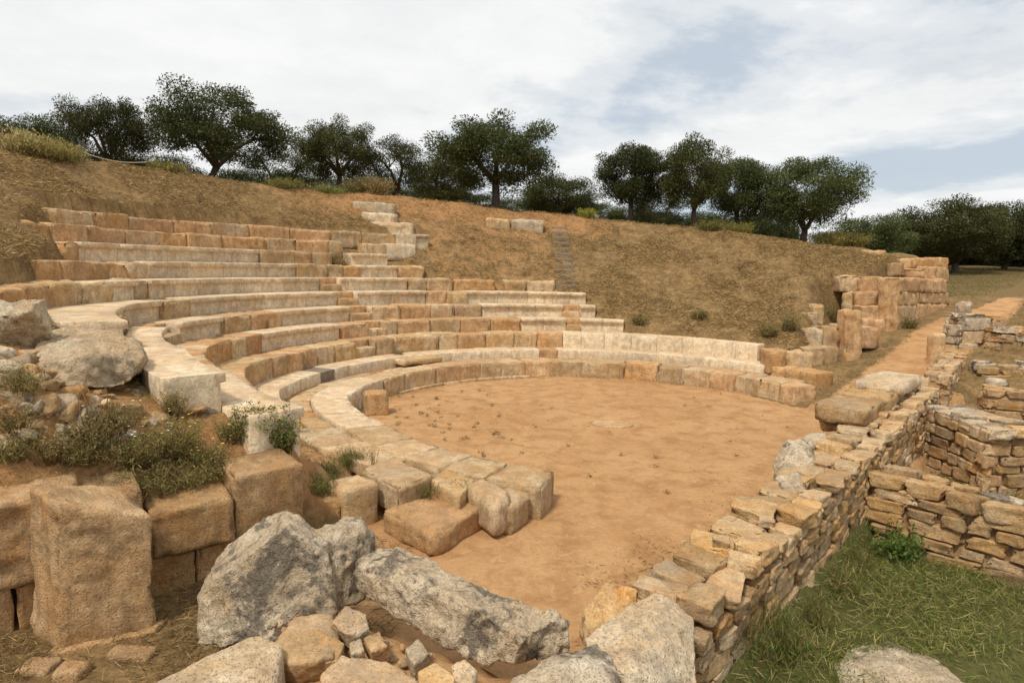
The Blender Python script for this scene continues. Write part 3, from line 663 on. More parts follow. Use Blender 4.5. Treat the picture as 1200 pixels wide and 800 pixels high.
def fg(px0, px1, py0, py1, Y, dep, mat, name='wall_stone', amp=.08, parent=None, label=None, cat=None, turn=0):
    """rock filling a pixel box at distance Y"""
    A = atY((px0 + px1) / 2, (py0 + py1) / 2, Y); wd = (px1 - px0) / F * Y / 2; ht = (py1 - py0) / F * Y / 2
    return blob(name, A[0], A[1] + dep * .3, A[2] - ht * .15, wd, dep, ht * .9, mat, label, cat or 'rock', amp=amp, vox=max(wd, dep) / 16, parent=parent, turn=turn, freq=2.4)
# the bigger single stones
def box_rock(name, pts, Yn, mat, label, cat='boulder', vox=.014, amp=.02, freq=3, parent=None):
    f_ = [atY(*p) for p in pts]; f_ = f_ + [np.array([q_[0], q_[1] + .06, q_[2] - .16]) for q_ in f_]
    V, Fc = hulls_rock(name, [f_], vox, amp * (.55 if parent is not None else 1), S(), freq=freq); o = put(name, V, Fc, M[mat], parent)
    return tag(o, label, cat) if parent is None else o
box_rock('wall_stone', [(165, 806, 3.25), (250, 765, 3.5), (300, 742, 3.75), (330, 755, 3.6), (325, 790, 3.4), (250, 830, 3.1), (180, 840, 3.1), (330, 830, 3.3), (310, 760, 3.9)], 0, 'rough', None, parent=T)
box_rock('wall_stone', [(310, 770, 3.6), (345, 722, 4.0), (390, 718, 4.1), (400, 745, 3.9), (345, 780, 3.55), (390, 770, 3.6), (350, 790, 3.6)], 0, 'pale', None, parent=T)
box_rock('wall_stone', [(345, 745, 3.78), (372, 735, 3.85), (405, 752, 3.75), (395, 775, 3.6), (355, 775, 3.6)], 0, 'cap', None, parent=T)
box_rock('wall_stone', [(388, 728, 3.95), (405, 710, 4.05), (430, 718, 4.02), (433, 735, 3.9), (405, 742, 3.85), (420, 745, 3.85)], 0, 'rough', None, parent=T)
box_rock('wall_stone', [(375, 790, 3.35), (400, 766, 3.5), (455, 770, 3.45), (490, 800, 3.2), (450, 830, 3.1), (380, 830, 3.1)], 0, 'cap', None, parent=T)
box_rock('wall_stone', [(488, 785, 3.4), (510, 775, 3.5), (535, 790, 3.35), (530, 820, 3.2), (490, 820, 3.2)], 0, 'cap', None, parent=T)
box_rock('wall_stone', [(528, 778, 3.5), (545, 770, 3.55), (560, 785, 3.45), (552, 805, 3.35), (530, 800, 3.4)], 0, 'rough', None, parent=T)
box_rock('wall_stone', [(475, 760, 3.72), (490, 745, 3.9), (502, 765, 3.7), (485, 780, 3.6)], 0, 'rough', None, parent=T)
box_rock('wall_stone', [(425, 745, 3.8), (445, 738, 3.95), (455, 755, 3.75), (435, 765, 3.65)], 0, 'rubble', None, parent=T)
box_rock('wall_stone', [(410, 753, 3.72), (422, 748, 3.8), (426, 762, 3.65), (412, 768, 3.6)], 0, 'rough', None, parent=T)
rs = random.Random(11)
for i in range(60):
    px = rs.uniform(320, 600); py = rs.uniform(715, 800)
    if py < 690 + (px - 320) * .38: continue
    q = at(px, py, .53); L = rs.uniform(.02, .05)
    blob('pebble', q[0], q[1], q[2] + L * .2, L, L * .8, L * .6, rs.choice(('rough', 'rubble', 'cap', 'grey')), None, turn=rs.uniform(0, 180), vox=L / 5, parent=T)
box_rock('flat_boulder', [(597, 800, 3.3), (640, 772, 3.5), (700, 752, 3.62), (720, 770, 3.5), (722, 810, 3.25), (690, 850, 3.05), (600, 840, 3.1), (650, 790, 3.25)], 0, 'grey', 'flat grey stone at the corner of rubble and stage wall')
box_rock('corner_block', [(684, 745, 3.75), (730, 710, 4.0), (770, 690, 4.2), (815, 722, 4.0), (818, 800, 3.6), (815, 850, 3.5), (740, 790, 3.4), (745, 850, 3.3), (690, 770, 3.6)], 0, 'rough', 'large cream squared block at the near end of stage wall', amp=.018)
box_rock('brown_boulder', [(682, 720, 4.5), (700, 685, 4.6), (715, 674, 4.7), (748, 688, 4.65), (755, 720, 4.4), (690, 750, 4.2), (745, 745, 4.2), (740, 740, 4.8), (690, 740, 4.8)], 0, 'cap', 'rough brown boulder behind the cream corner block', amp=.035)

# ------------------------------------------------------------------ rubble walls built stone by stone
ROCKS = []
for i in range(9):
    jr = np.random.default_rng(900 + i); cs = np.array([(-1, -1, -1), (1, -1, -1), (1, 1, -1), (-1, 1, -1), (-1, -1, 1), (1, -1, 1), (1, 1, 1), (-1, 1, 1)], float)
    cs = cs * jr.uniform(.68, 1.12, (8, 3))
    V, Fc = hexa(cs, r=.09, step=.2, amp=.10, chip=.30, seed=300 + i, freq=1.5); ROCKS.append((V, np.array(Fc)))
RM = {}
def rock_inst(kind, parent, pos, size, rotz, mat, name='stone', tilt=0):
    key = (kind, mat)
    if key not in RM:
        V, Fc = ROCKS[kind]; RM[key] = mesh_from('stone', V, Fc); RM[key].materials.append(M[mat])
    o = bpy.data.objects.new(name, RM[key]); COL.objects.link(o); o.parent = parent; o.location = Vector([float(c_) for c_ in pos]) - parent.location
    o.scale = [float(c_) for c_ in size]; o.rotation_euler = (random.uniform(-.05, .05) + tilt, random.uniform(-.06, .06), rotz + random.uniform(-.05, .05)); return o
def rubble_face(T, p0, p1, inward, z0, ztop, ch=(.10, .20), ln=(.14, .42), depth=.16, mats=('rubble',), proud=.02, rs=random.Random(1), top_mat=None):
    """course rubble stones along p0->p1, face looking away from 'inward'; ztop(s) gives the wall top"""
    p0 = np.array(p0); p1 = np.array(p1); L = np.linalg.norm(p1 - p0); d = (p1 - p0) / L; rz = math.atan2(d[1], d[0]); iw = np.array(inward)
    z = z0
    while True:
        h = rs.uniform(*ch); s = -rs.uniform(0, .1); any_ = False
        while s < L:
            l = rs.uniform(*ln) * (1.3 if h > .15 else 1); l = min(l, L - s + .05)
            sm = s + l / 2; zt = ztop(min(max(sm, 0), L))
            if z + h * .55 < zt and l > .06:
                any_ = True; hh = h * rs.uniform(.86, 1.1)
                c_ = p0 + d * sm + iw * (depth * .5 - rs.uniform(0, proud * 2))
                rock_inst(rs.randrange(9), T, (c_[0], c_[1], z + h / 2 + rs.uniform(-.012, .012)), (l / 2 * 1.0, depth / 2, hh / 2 * 1.02), rz + (math.pi if rs.random() < .5 else 0), rs.choice(mats))
            s += l + rs.uniform(-.005, .02)
        z += h
        if not any_ or z > 4: break
def cap_row(T, p0, p1, width, ztop, inward, ln=(.18, .4), hgt=(.08, .14), mats=('cap',), rs=random.Random(2), rows_=2):
    p0 = np.array(p0); p1 = np.array(p1); L = np.linalg.norm(p1 - p0); d = (p1 - p0) / L; rz = math.atan2(d[1], d[0]); iw = np.array(inward)
    cut = [0] + sorted(rs.uniform(.35, .65) if rows_ == 2 else (j + 1) / rows_ + rs.uniform(-.06, .06) for j in range(rows_ - 1)) + [1]
    for j in range(rows_):
        s = -rs.uniform(0, .1); w0, w1 = cut[j] * width, cut[j + 1] * width
        while s < L:
            l = rs.uniform(*ln); h = rs.uniform(*hgt); sm = s + l / 2
            if sm < L + .1:
                c_ = p0 + d * sm + iw * ((w0 + w1) / 2 + rs.uniform(-.02, .02)); zt = ztop(min(max(sm, 0), L)) + rs.uniform(-.045, .045)
                rock_inst(rs.randrange(9), T, (c_[0], c_[1], zt - h * .35), (l / 2 * 1.03, (w1 - w0) / 2 * 1.03, h), rz + (math.pi if rs.random() < .5 else 0) + rs.uniform(-.22, .22), rs.choice(mats), name='cap_stone')
                if rs.random() < .45: rock_inst(rs.randrange(9), T, (*(p0 + d * (s + rs.uniform(0, l)) + iw * rs.uniform(.05, width - .05)), zt + rs.uniform(-.02, .02)), (rs.uniform(.05, .09), rs.uniform(.04, .08), rs.uniform(.035, .05)), rs.uniform(0, 3), rs.choice(mats), name='chink_stone')
            s += l
def core(T, pts, z0, ztops):
    V, Fc = quad_block(pts, z0, ztops, r=.03, step=.2, amp=.02, chip=.02, seed=S()); put('mortar_core', V, Fc, M['mortar'], T)
def swp(s, n): return SW0 + SWD * s + SWN * n
# stage wall
T = empty('stage_wall', (*swp(4, .3), -.2), 'long ruined stage wall of coursed rubble with pale capping stones', 'wall')
STOP = np.array([(0, .60), (.7, .64), (1.5, .68), (3, .72), (4.6, .76), (6.0, .84), (8, .92), (10.1, .95)])
zt_ = lambda s: float(np.interp(s, STOP[:, 0], STOP[:, 1])) - .10
core(T, [swp(.1, .06), swp(10.0, .06), swp(10.0, .60), swp(.1, .60)], -.55, [.46, .62, .62, .46])
rs = random.Random(21)
rubble_face(T, swp(-.3, 0), swp(10.1, 0), SWN, -.52, zt_, ch=(.12, .22), ln=(.16, .42), mats=('rubble', 'rubble', 'cap', 'pale'), rs=rs)
rubble_face(T, swp(10.0, .66), swp(.6, .66), -SWN, -.05, lambda s: .45, ch=(.2, .3), ln=(.35, .7), mats=('rubble', 'cap'), rs=rs)
cap_row(T, swp(.15, -.02), swp(10.1, -.02), .68, lambda s: zt_(s + .15) + .09, SWN, ln=(.20, .50), hgt=(.05, .10), mats=('cap', 'cap', 'pale'), rs=rs, rows_=2)
# big blocks on and beside the stage wall
def on_wall(s0, s1, n0, n1, z0, z1, mat, name, label, cat='stone block', **kw):
    k_ = dict(r=.025, step=.05, amp=.025, chip=.09, seed=S(), freq=4); k_.update(kw)
    V, Fc = quad_block([swp(s0, n0), swp(s1, n0), swp(s1, n1), swp(s0, n1)], z0, z1, **k_); return tag(put(name, V, Fc, M[mat]), label, cat)
on_wall(6.15, 7.25, .34, 1.06, .86, 1.12, 'cap', 'wall_block', 'large flat squared block on top of the stage wall', amp=.02)
on_wall(6.25, 7.2, .40, .98, .68, .86, 'rubble', 'wall_block', 'recessed rough block under the large flat wall block', r=.04, amp=.04)
on_wall(7.28, 8.7, .30, 1.05, .70, 1.14, 'cap', 'wall_block', 'long layered block on stage wall behind the flat squared block', r=.035, amp=.04, chip=.12)
on_wall(8.0, 9.6, .22, .95, 1.10, 1.28, 'rough', 'wall_block', 'thin pale layered slab crowning the stage wall', r=.03, amp=.035, chip=.1)
def rockpx(name, pts, mat, label, cat='boulder', vox=.025, amp=.03, back=.35):
    f = [atY(*p) for p in pts]; f += [np.array([q[0] + .1, q[1] + back, q[2]]) for q in f]
    V, Fc = hulls_rock(name, [f], vox, amp, S(), freq=2.8); return tag(put(name, V, Fc, M[mat]), label, cat)
rockpx('boulder', [(908, 600, 7.6), (912, 545, 7.6), (928, 522, 7.7), (952, 522, 7.7), (958, 560, 7.4), (940, 600, 7.3)], 'grey', 'tall grey boulder with black lichen against the stage wall')
rockpx('boulder', [(940, 518, 8.4), (948, 510, 8.4), (968, 510, 8.4), (970, 522, 8.3), (950, 528, 8.3)], 'grey', 'small black-lichened stone on top of stage wall', back=.2)
rockpx('boulder', [(907, 598, 6.75), (915, 566, 6.8), (935, 560, 6.85), (947, 572, 6.8), (945, 596, 6.6), (925, 606, 6.6)], 'grey', 'lower round grey boulder leaning on the stage wall', back=.25)
# cross wall on the right
cw0 = swp(4.85, -.02); cwd = np.array([.66, -.75]); cwn = np.array([.75, .66])
T = empty('cross_wall', (*(cw0 + cwd * 1.2), -.2), 'short grey-brown rubble wall meeting the stage wall at right angles', 'wall')
ct = lambda s: .54 if s < 1.2 else .50
core(T, [cw0 + cwn * .07, cw0 + cwd * 3.4 + cwn * .07, cw0 + cwd * 3.4 + cwn * .45, cw0 + cwn * .45], -.55, .42)
rs = random.Random(33)
rubble_face(T, cw0 + cwd * .05, cw0 + cwd * 3.4, cwn, -.52, lambda s: .40, ch=(.12, .2), ln=(.2, .5), mats=('rubble', 'rubble', 'cap', 'block'), rs=rs, depth=.2)
cap_row(T, cw0 + cwd * .05 - cwn * .02, cw0 + cwd * 3.4 - cwn * .02, .5, lambda s: ct(s), cwn, ln=(.28, .5), hgt=(.09, .13), mats=('rubble', 'cap', 'grey'), rs=rs, rows_=2)
# pier further back
bp0 = np.array(at(1083, 476, .78)[:2]); bp1 = np.array(at(1157, 502, .78)[:2]); bd = (bp1 - bp0) / np.linalg.norm(bp1 - bp0); bn = np.array([-bd[1], bd[0]]); LL = np.linalg.norm(bp1 - bp0)
T = empty('wall_pier', (*((bp0 + bp1) / 2), -.1), 'square rubble pier at far end of the stage wall', 'wall')
core(T, [bp0 + bn * .06, bp1 + bn * .06 - bd * .06, bp1 + bn * .8 - bd * .06, bp0 + bn * .8], -.55, .68)
rs = random.Random(44)
rubble_face(T, bp0, bp1, bn, -.50, lambda s: .68, ch=(.12, .2), ln=(.18, .42), mats=('rubble', 'cap', 'pale'), rs=rs)
rubble_face(T, bp1, bp1 + bn * .85, -bd, -.50, lambda s: .68, ch=(.12, .2), ln=(.18, .42), mats=('rubble', 'cap'), rs=rs)
cap_row(T, bp0, bp1, .85, lambda s: .76, bn, ln=(.25, .45), hgt=(.07, .11), mats=('cap', 'rough', 'grey'), rs=rs, rows_=2)
# walls running on towards the back right
def simple_wall(name, p0, p1, width, z0, z1, label, mats, rs, ch=(.14, .24), ln=(.25, .6), rows_=2):
    p0 = np.array(p0); p1 = np.array(p1); d = (p1 - p0) / np.linalg.norm(p1 - p0); n = np.array([-d[1], d[0]])
    T = empty(name, (*((p0 + p1) / 2), z0), label, 'wall')
    core(T, [p0 + n * .05, p1 + n * .05, p1 + n * (width - .05), p0 + n * (width - .05)], z0 - .1, z1 - .1)
    rubble_face(T, p0, p1, n, z0, lambda s: z1 - .1, ch=ch, ln=ln, mats=mats, rs=rs)
    rubble_face(T, p1 + n * width, p0 + n * width, -n, z0, lambda s: z1 - .1, ch=ch, ln=ln, mats=mats, rs=rs)
    rubble_face(T, p0 + n * width, p0, d, z0, lambda s: z1 - .1, ch=ch, ln=ln, mats=mats, rs=rs)
    cap_row(T, p0, p1, width, lambda s: z1, n, ln=ln, hgt=(.07, .12), mats=mats, rs=rs, rows_=rows_)
    return T
rs = random.Random(55)
A = at(1112, 448, .75)[:2]; B = at(1140, 400, 1.15)[:2]
simple_wall('rubble_wall', A, B, .5, 0, .85, 'rubble wall running from the pier along the earth path', ('rubble', 'cap', 'pale'), rs)
A = at(1160, 462, .55)[:2]; B = at(1260, 468, .55)[:2]
simple_wall('rubble_wall', A, B, .45, -.42, .6, 'low reddish wall of long flat stones behind the pier', ('rubble', 'block'), rs, ln=(.4, .9))
A = ground_hit(1122, 409, 8); B = ground_hit(1176, 404, 8); gA = tz(A[0], A[1]); hA = 38 / F * A[1]
simple_wall('rubble_wall', A[:2], B[:2], .6, gA - .15, gA + hA, 'grey broken wall of large stones beside the path', ('grey', 'rough', 'cap'), rs, ch=(.24, .4), ln=(.45, .9))
A = ground_hit(1172, 412, 8); B = A + np.array([3.6, .9, 0]); gA = tz(A[0], A[1])
simple_wall('rubble_wall', A[:2], B[:2], .5, gA - .15, gA + 24 / F * A[1], 'dark coursed wall continuing behind the grey broken wall', ('rubble', 'grey', 'block'), rs, ln=(.35, .7))
A = ground_hit(1150, 442, 8); B = A + np.array([3.4, -.5, 0]); gA = tz(A[0], A[1])
simple_wall('rubble_wall', A[:2], B[:2], .45, gA - .15, gA + 14 / F * A[1], 'knee-high broken wall in the dry grass between pier and grey wall', ('rubble', 'cap', 'grey'), rs, ln=(.3, .6))
q = ground_hit(1103, 428, 8); loose('upright_stone', 1096, 1111, 391, q[1], .35, 42 / F * q[1], 'cap', 'narrow upright stone at the path end of the grey wall')
q = ground_hit(1135, 385, 8); loose('upright_stone', 1128, 1142, 353, q[1], .4, 36 / F * q[1], 'rough', 'pale narrow upright stone standing on top end of path wall', r=.1, amp=.05, chip=.15)
loose('loose_stone', 1165, 1186, 445, 14.2, .3, .25, 'grey', 'grey stone lying by the low reddish wall', r=.1)
loose('loose_stone', 1180, 1196, 527, 9.6, .2, .14, 'rough', 'small white stone lying in dry grass behind pier', r=.07)
box_rock('boulder', [(978, 775, 5.1), (998, 757, 5.35), (1045, 752, 5.5), (1092, 768, 5.25), (1138, 803, 4.75), (1100, 840, 4.5), (985, 805, 4.85), (1040, 772, 4.95), (1090, 790, 4.8)], 0, 'grey', 'long grey boulder lying in green grass by the stage wall', amp=.02, vox=.018)

# ------------------------------------------------------------------ parodos wall on the far right
T = empty('parodos_wall', (12.8, 21.1, 1.0), 'high wall of big ochre blocks holding the hill along the path', 'wall')
def pw(px0, px1, pt, pb, Y0, Y1, dep=.6, mat='ochre', r=.03, name='wall_block', parent=None, down=0.0):
    a0, a1 = atY(px0, pb, Y0), atY(px1, pb, Y1); b0, b1 = atY(px0, pt, Y0), atY(px1, pt, Y1)
    a0[2] -= down; a1[2] -= down
    d = a1[:2] - a0[:2]; d /= np.linalg.norm(d); n = np.array([-d[1], d[0]])
    cs = [a0, a1, [*(a1[:2] + n * dep), a1[2]], [*(a0[:2] + n * dep), a0[2]], b0, b1, [*(b1[:2] + n * dep), b1[2]], [*(b0[:2] + n * dep), b0[2]]]
    V, Fc = hexa(cs, r=r, step=.09, amp=.035, chip=.11, seed=S(), freq=3.5); return put(name, V, Fc, M[mat], parent or T)
for a in ((985, 1012, 323, 342, 22.0, 22.0), (1009, 1040, 324, 342, 21.8, 21.8), (1002, 1040, 342, 359, 21.4, 21.2), (1010, 1041, 359, 375, 20.9, 20.9), (1012, 1042, 374, 392, 20.7, 20.7),
          (1055, 1085, 326, 342, 21.5, 23.6), (1085, 1110, 327, 343, 23.6, 25.6), (1055, 1078, 342, 358, 21.5, 23.2), (1078, 1112, 343, 356, 23.2, 25.8), (1055, 1075, 358, 373, 21.4, 23.0), (1075, 1110, 356, 366, 23.0, 25.6),
          (986, 1006, 342, 364, 22.0, 21.6), (984, 1011, 363, 388, 21.8, 21.2), (1018, 1039, 293, 307, 25, 25), (1052, 1075, 303, 316, 24.5, 24.5), (1042, 1060, 308, 324, 23.5, 23.5), (1060, 1084, 315, 327, 24, 24), (1075, 1112, 302, 314, 25.5, 26.2), (1097, 1112, 313, 330, 25.6, 26.0), (1084, 1098, 312, 328, 25.0, 25.6)):
    pw(*a, mat=random.choice(('ochre', 'ochre', 'pale')), down=.35 if a[3] >= 366 else 0)
pw(1041, 1055, 325, 384, 20.6, 20.8, dep=.4, r=.04, name='pillar', down=.3)
# lower side wall by the seats
T = empty('side_wall', (9.0, 17.2, .5), 'low wall of pale blocks with upright pillar beside the path mouth', 'wall')
for a in ((931, 966, 385, 407, 18.6, 18.2), (966, 985, 383, 408, 18.2, 18.3), (938, 960, 366, 384, 19.4, 19.4), (950, 966, 357, 370, 20, 20), (983, 994, 382, 412, 18.7, 18.7), (942, 968, 408, 418, 17.6, 17.6), (966, 984, 406, 416, 17.8, 18.0), (918, 953, 413, 425, 16.8, 16.8)):
    pw(*a, mat=random.choice(('pale', 'rough', 'pale')), down=.32)
pw(992, 1011, 363, 414, 18.0, 18.1, dep=.4, r=.04, name='pillar', mat='ochre', down=.35)
for a, lab in (((1012, 1032, 383, 397, 18.6, 18.9), 'ochre block lying beside the pillar at the path edge'), ((900, 922, 411, 424, 16.6, 16.6), 'brown broken stone at the end of third seat row')):
    o = pw(*a, mat='ochre', down=.3, name='loose_block', parent=empty('loose_block_tmp', (0, 0, 0), 'x y z w', 'x'))
    par = o.parent; o.parent = None; bpy.data.objects.remove(par); tag(o, lab, 'stone block')

# ------------------------------------------------------------------ olive trees
def leaf_mesh(name, P, D, L, Wd, cols):
    """diamond leaves: centres P, directions D, lengths L"""
    n = len(P); D = D / np.linalg.norm(D, axis=1, keepdims=True)
    r_ = rng.normal(size=(n, 3)); S_ = np.cross(D, r_); S_ /= np.linalg.norm(S_, axis=1, keepdims=True) + 1e-9
    L = L[:, None]; Wd = Wd[:, None]
    V = np.stack([P - D * L / 2, P + S_ * Wd / 2, P + D * L / 2, P - S_ * Wd / 2], 1).reshape(-1, 3)
    Fc = np.arange(4 * n).reshape(n, 4); me = bpy.data.meshes.new(name)
    me.vertices.add(4 * n); me.vertices.foreach_set('co', V.ravel()); me.loops.add(4 * n); me.polygons.add(n)
    me.loops.foreach_set('vertex_index', Fc.ravel()); me.polygons.foreach_set('loop_start', np.arange(0, 4 * n, 4)); me.polygons.foreach_set('loop_total', np.full(n, 4))
    me.update(); me.validate()
    ca = me.color_attributes.new('col', 'FLOAT_COLOR', 'POINT'); ca.data.foreach_set('color', np.repeat(np.c_[cols, np.ones(n)], 4, axis=0).astype(np.float32).ravel())
    return me
def tube(pts, rad, seg=7):
    pts = np.array(pts, float); V = []; Fc = []
    for i, p_ in enumerate(pts):
        d = pts[min(i + 1, len(pts) - 1)] - pts[max(i - 1, 0)]; d /= np.linalg.norm(d) + 1e-9
        u_ = np.cross(d, [.31, .2, 1]) if abs(d[2]) < .9 else np.cross(d, [1, .1, 0]); u_ /= np.linalg.norm(u_); v_ = np.cross(d, u_)
        for j in range(seg):
            a = 2 * math.pi * j / seg; V.append(p_ + (u_ * math.cos(a) + v_ * math.sin(a)) * rad[i])
    for i in range(len(pts) - 1):
        for j in range(seg): Fc.append((i * seg + j, i * seg + (j + 1) % seg, (i + 1) * seg + (j + 1) % seg, (i + 1) * seg + j))
    Fc.append(tuple(range(seg))[::-1]); Fc.append(tuple(range((len(pts) - 1) * seg, len(pts) * seg)))
    return V, Fc
def make_olive(seed_, w_=1.0, trunkh=.24, n_leaf=38000, lean=0., dense=1.0, cz=.55, rz_=.425):
    """tree of unit height 1 and crown radius about w_/2; returns trunk mesh and crown mesh"""
    rs = np.random.default_rng(seed_); TV = []; TF = []; tips = []
    def add(pts, rad):
        V, Fc = tube(pts, rad); o_ = len(TV); TV.extend(V); TF.extend([tuple(i + o_ for i in f) for f in Fc])
    fork = np.array([lean * .1, 0, trunkh * rs.uniform(.8, 1.1)])
    add([(0, 0, -.06), (.005, .0, 0), (fork[0] * .4 + rs.normal() * .012, rs.normal() * .012, fork[2] * .5), fork], [.05, .040, .030, .028])
    nl = rs.integers(3, 6); a0 = rs.uniform(0, 6.28)
    for i in range(nl):
        a = a0 + i * 2 * math.pi / nl + rs.normal() * .3; rr = w_ * rs.uniform(.18, .30); h = rs.uniform(.50, .72)
        e = np.array([math.cos(a) * rr + lean * .2, math.sin(a) * rr, h]); mid = (fork + e) / 2 + rs.normal(size=3) * .03 + [0, 0, .03]
        add([fork, mid, e], [.022, .015, .010])
        for j in range(5):
            b_ = a + rs.normal() * .9; r2 = rs.uniform(.10, .20) * (w_ + .2); s_ = mid + (e - mid) * rs.uniform(0, 1)
            t_ = s_ + np.array([math.cos(b_) * r2, math.sin(b_) * r2, rs.uniform(-.03, .20)])
            add([s_, (s_ + t_) / 2 + rs.normal(size=3) * .015, t_], [.009, .006, .003]); tips.append(t_)
        tips.append(e)
    # clumps fill an uneven crown
    cl = []
    tips = np.array(tips)
    for t_ in tips: cl.append((t_, rs.uniform(.07, .12)))
    nC = int(85 * dense)
    lob = rs.normal(size=(7, 3)); lob /= np.linalg.norm(lob, axis=1, keepdims=True)
    for _ in range(nC):
        v = rs.normal(size=3); v /= np.linalg.norm(v); v[2] = v[2] * .9 + .05
        bump = 1 + .22 * np.max(lob @ v) ** 3 - .12 * rs.random()
        rr = rs.uniform(.55, 1.0) * bump * .86
        cl.append((np.array([v[0] * w_ * .45 * rr + lean * .15, v[1] * w_ * .45 * rr, cz + v[2] * rz_ * rr]), rs.uniform(.06, .12)))
    per = np.array([c_[1] ** 2 for c_ in cl]); per = per / per.sum(); P = []; D = []; Cc = []
    for (c_, r_), f_ in zip(cl, per):
        n = int(n_leaf * f_); v = rs.normal(size=(n, 3)); v /= np.linalg.norm(v, axis=1, keepdims=True); rad = rs.uniform(.15, 1.15, size=(n, 1)) ** .6
        q = c_ + v * rad * r_ * np.array([1.15, 1.15, .8]); P.append(q)
        D.append(v * .7 + rs.normal(size=(n, 3)) * .6 + [.35, 0, .15])
        tone = rs.uniform(.75, 1.25); base = np.array([.085, .098, .028]) * tone; gr = np.array([.19, .195, .10])
        mixv = (rs.random((n, 1)) < .15) * rs.uniform(.2, .8, (n, 1)); cc = base * (1 - mixv) + gr * mixv; cc = cc * rs.uniform(.7, 1.3, (n, 1)); Cc.append(cc)
    P = np.concatenate(P); D = np.concatenate(D); Cc = np.concatenate(Cc)
    k_ = P[:, 2] > .05; P, D, Cc = P[k_], D[k_], Cc[k_]
    L = rs.uniform(.015, .028, len(P)); me = leaf_mesh('crown', P, D, L, L * .42, Cc); me.materials.append(M['crown'])
    tm = mesh_from('trunk', np.array(TV), TF); tm.materials.append(M['bark'])
    return tm, me
variants = [make_olive(101, 1.15, .26), make_olive(102, 1.0, .24), make_olive(103, 1.25, .22, lean=.6), make_olive(104, .95, .28), make_olive(105, 1.3, .20, dense=1.3), make_olive(106, 1.1, .12, 42000, dense=1.6, cz=.50, rz_=.46), make_olive(107, 1.05, .22, 15000, dense=.8)]
TREES = [  # px, base row, top row, half width px, distance, variant, label
 (40, 192, 126, 50, 31, 5, 'low bushy olive behind yellow grass beside the rope fence'),
 (130, 200, 102, 54, 27, 4, 'dense round olive beside the rope fence post'),
 (245, 209, 93, 80, 26.5, 2, 'widest dark olive on the crest above top seat row'),
 (328, 218, 163, 42, 36, 6, 'thin grey-green olive set back behind the widest olive'),
 (398, 222, 130, 50, 30, 0, 'olive with ragged crown next to the thin grey-green one'),
 (466, 226, 153, 44, 31, 6, 'sparse olive with bare slanting stems above shrub'),
 (520, 238, 176, 40, 36, 5, 'low dark olive tucked behind the biggest single olive'),
 (580, 249, 125, 78, 30, 0, 'biggest single olive with thick trunk above the stone pair'),
 (656, 254, 197, 48, 40, 5, 'small distant olive filling gap behind wooden steps'),
 (738, 259, 160, 43, 31, 3, 'slender round-crowned olive standing apart on the bare crest'),
 (772, 262, 212, 34, 40, 6, 'small distant olive seen under its taller neighbours'),
 (812, 265, 152, 44, 30, 1, 'tall olive with several stems on the crest'),
 (862, 270, 176, 40, 32, 3, 'olive crowding against the tall many-stemmed one'),
 (942, 284, 171, 58, 30, 5, 'broad olive with foliage to the ground above the dry slope'),
 (905, 276, 222, 36, 38, 5, 'low olive between the broad olive and its neighbour'),
 (1018, 296, 242, 40, 40, 5, 'round low evergreen past the broad olive'),
 (1062, 306, 252, 38, 46, 5, 'small dark evergreen above the parodos wall'),
 (1118, 322, 222, 54, 44, 5, 'tall dark tree behind the parodos wall end'),
 (1176, 322, 224, 50, 48, 5, 'dark tree at the grassy end of the path'),
 (1090, 314, 262, 36, 54, 5, 'low dark tree filling the gap above the wall'),
 (1216, 322, 230, 44, 46, 4, 'dark tree beyond the path with one loose branch'),
 (1150, 318, 262, 40, 58, 5, 'dim low tree deep in the far grove'),
]
NT = len(TREES)
for px, pt, hw, Yd, lab in ((12, 158, 40, 36, 'dark undergrowth bush behind the pale yellow grass'), (90, 160, 44, 34, 'dark undergrowth bush behind first rope post'), (185, 168, 48, 33, 'undergrowth bush between the two largest dark olives'), (285, 186, 44, 36, 'grey-green bush behind the widest dark olive'), (355, 190, 40, 38, 'bush under the gap beside ragged olive'), (432, 192, 40, 38, 'bush behind the sparse slanting olive'), (500, 205, 36, 40, 'bush behind the low dark olive'), (548, 212, 40, 40, 'dark bush behind the thick olive trunk'), (622, 218, 40, 42, 'bush left of the small distant olive'), (700, 226, 30, 44, 'far bush in the open gap of the crest'), (756, 232, 36, 42, 'far bush behind slender olive'), (800, 236, 40, 40, 'bush behind the tall olive stems'), (846, 236, 40, 40, 'bush behind the crowding olive'), (890, 240, 44, 40, 'dark bush under the broad olive'), (985, 256, 44, 44, 'bush right of the broad olive'), (1040, 268, 50, 52, 'dark hedge bush above parodos wall'), (1100, 270, 56, 62, 'dark hedge bush behind the tall dark tree'), (1150, 272, 56, 66, 'deep hedge bush at the path end'), (1205, 272, 56, 64, 'deep hedge bush beyond the last tree')):
    TREES.append((px, 999, pt, hw, Yd, 5, lab))
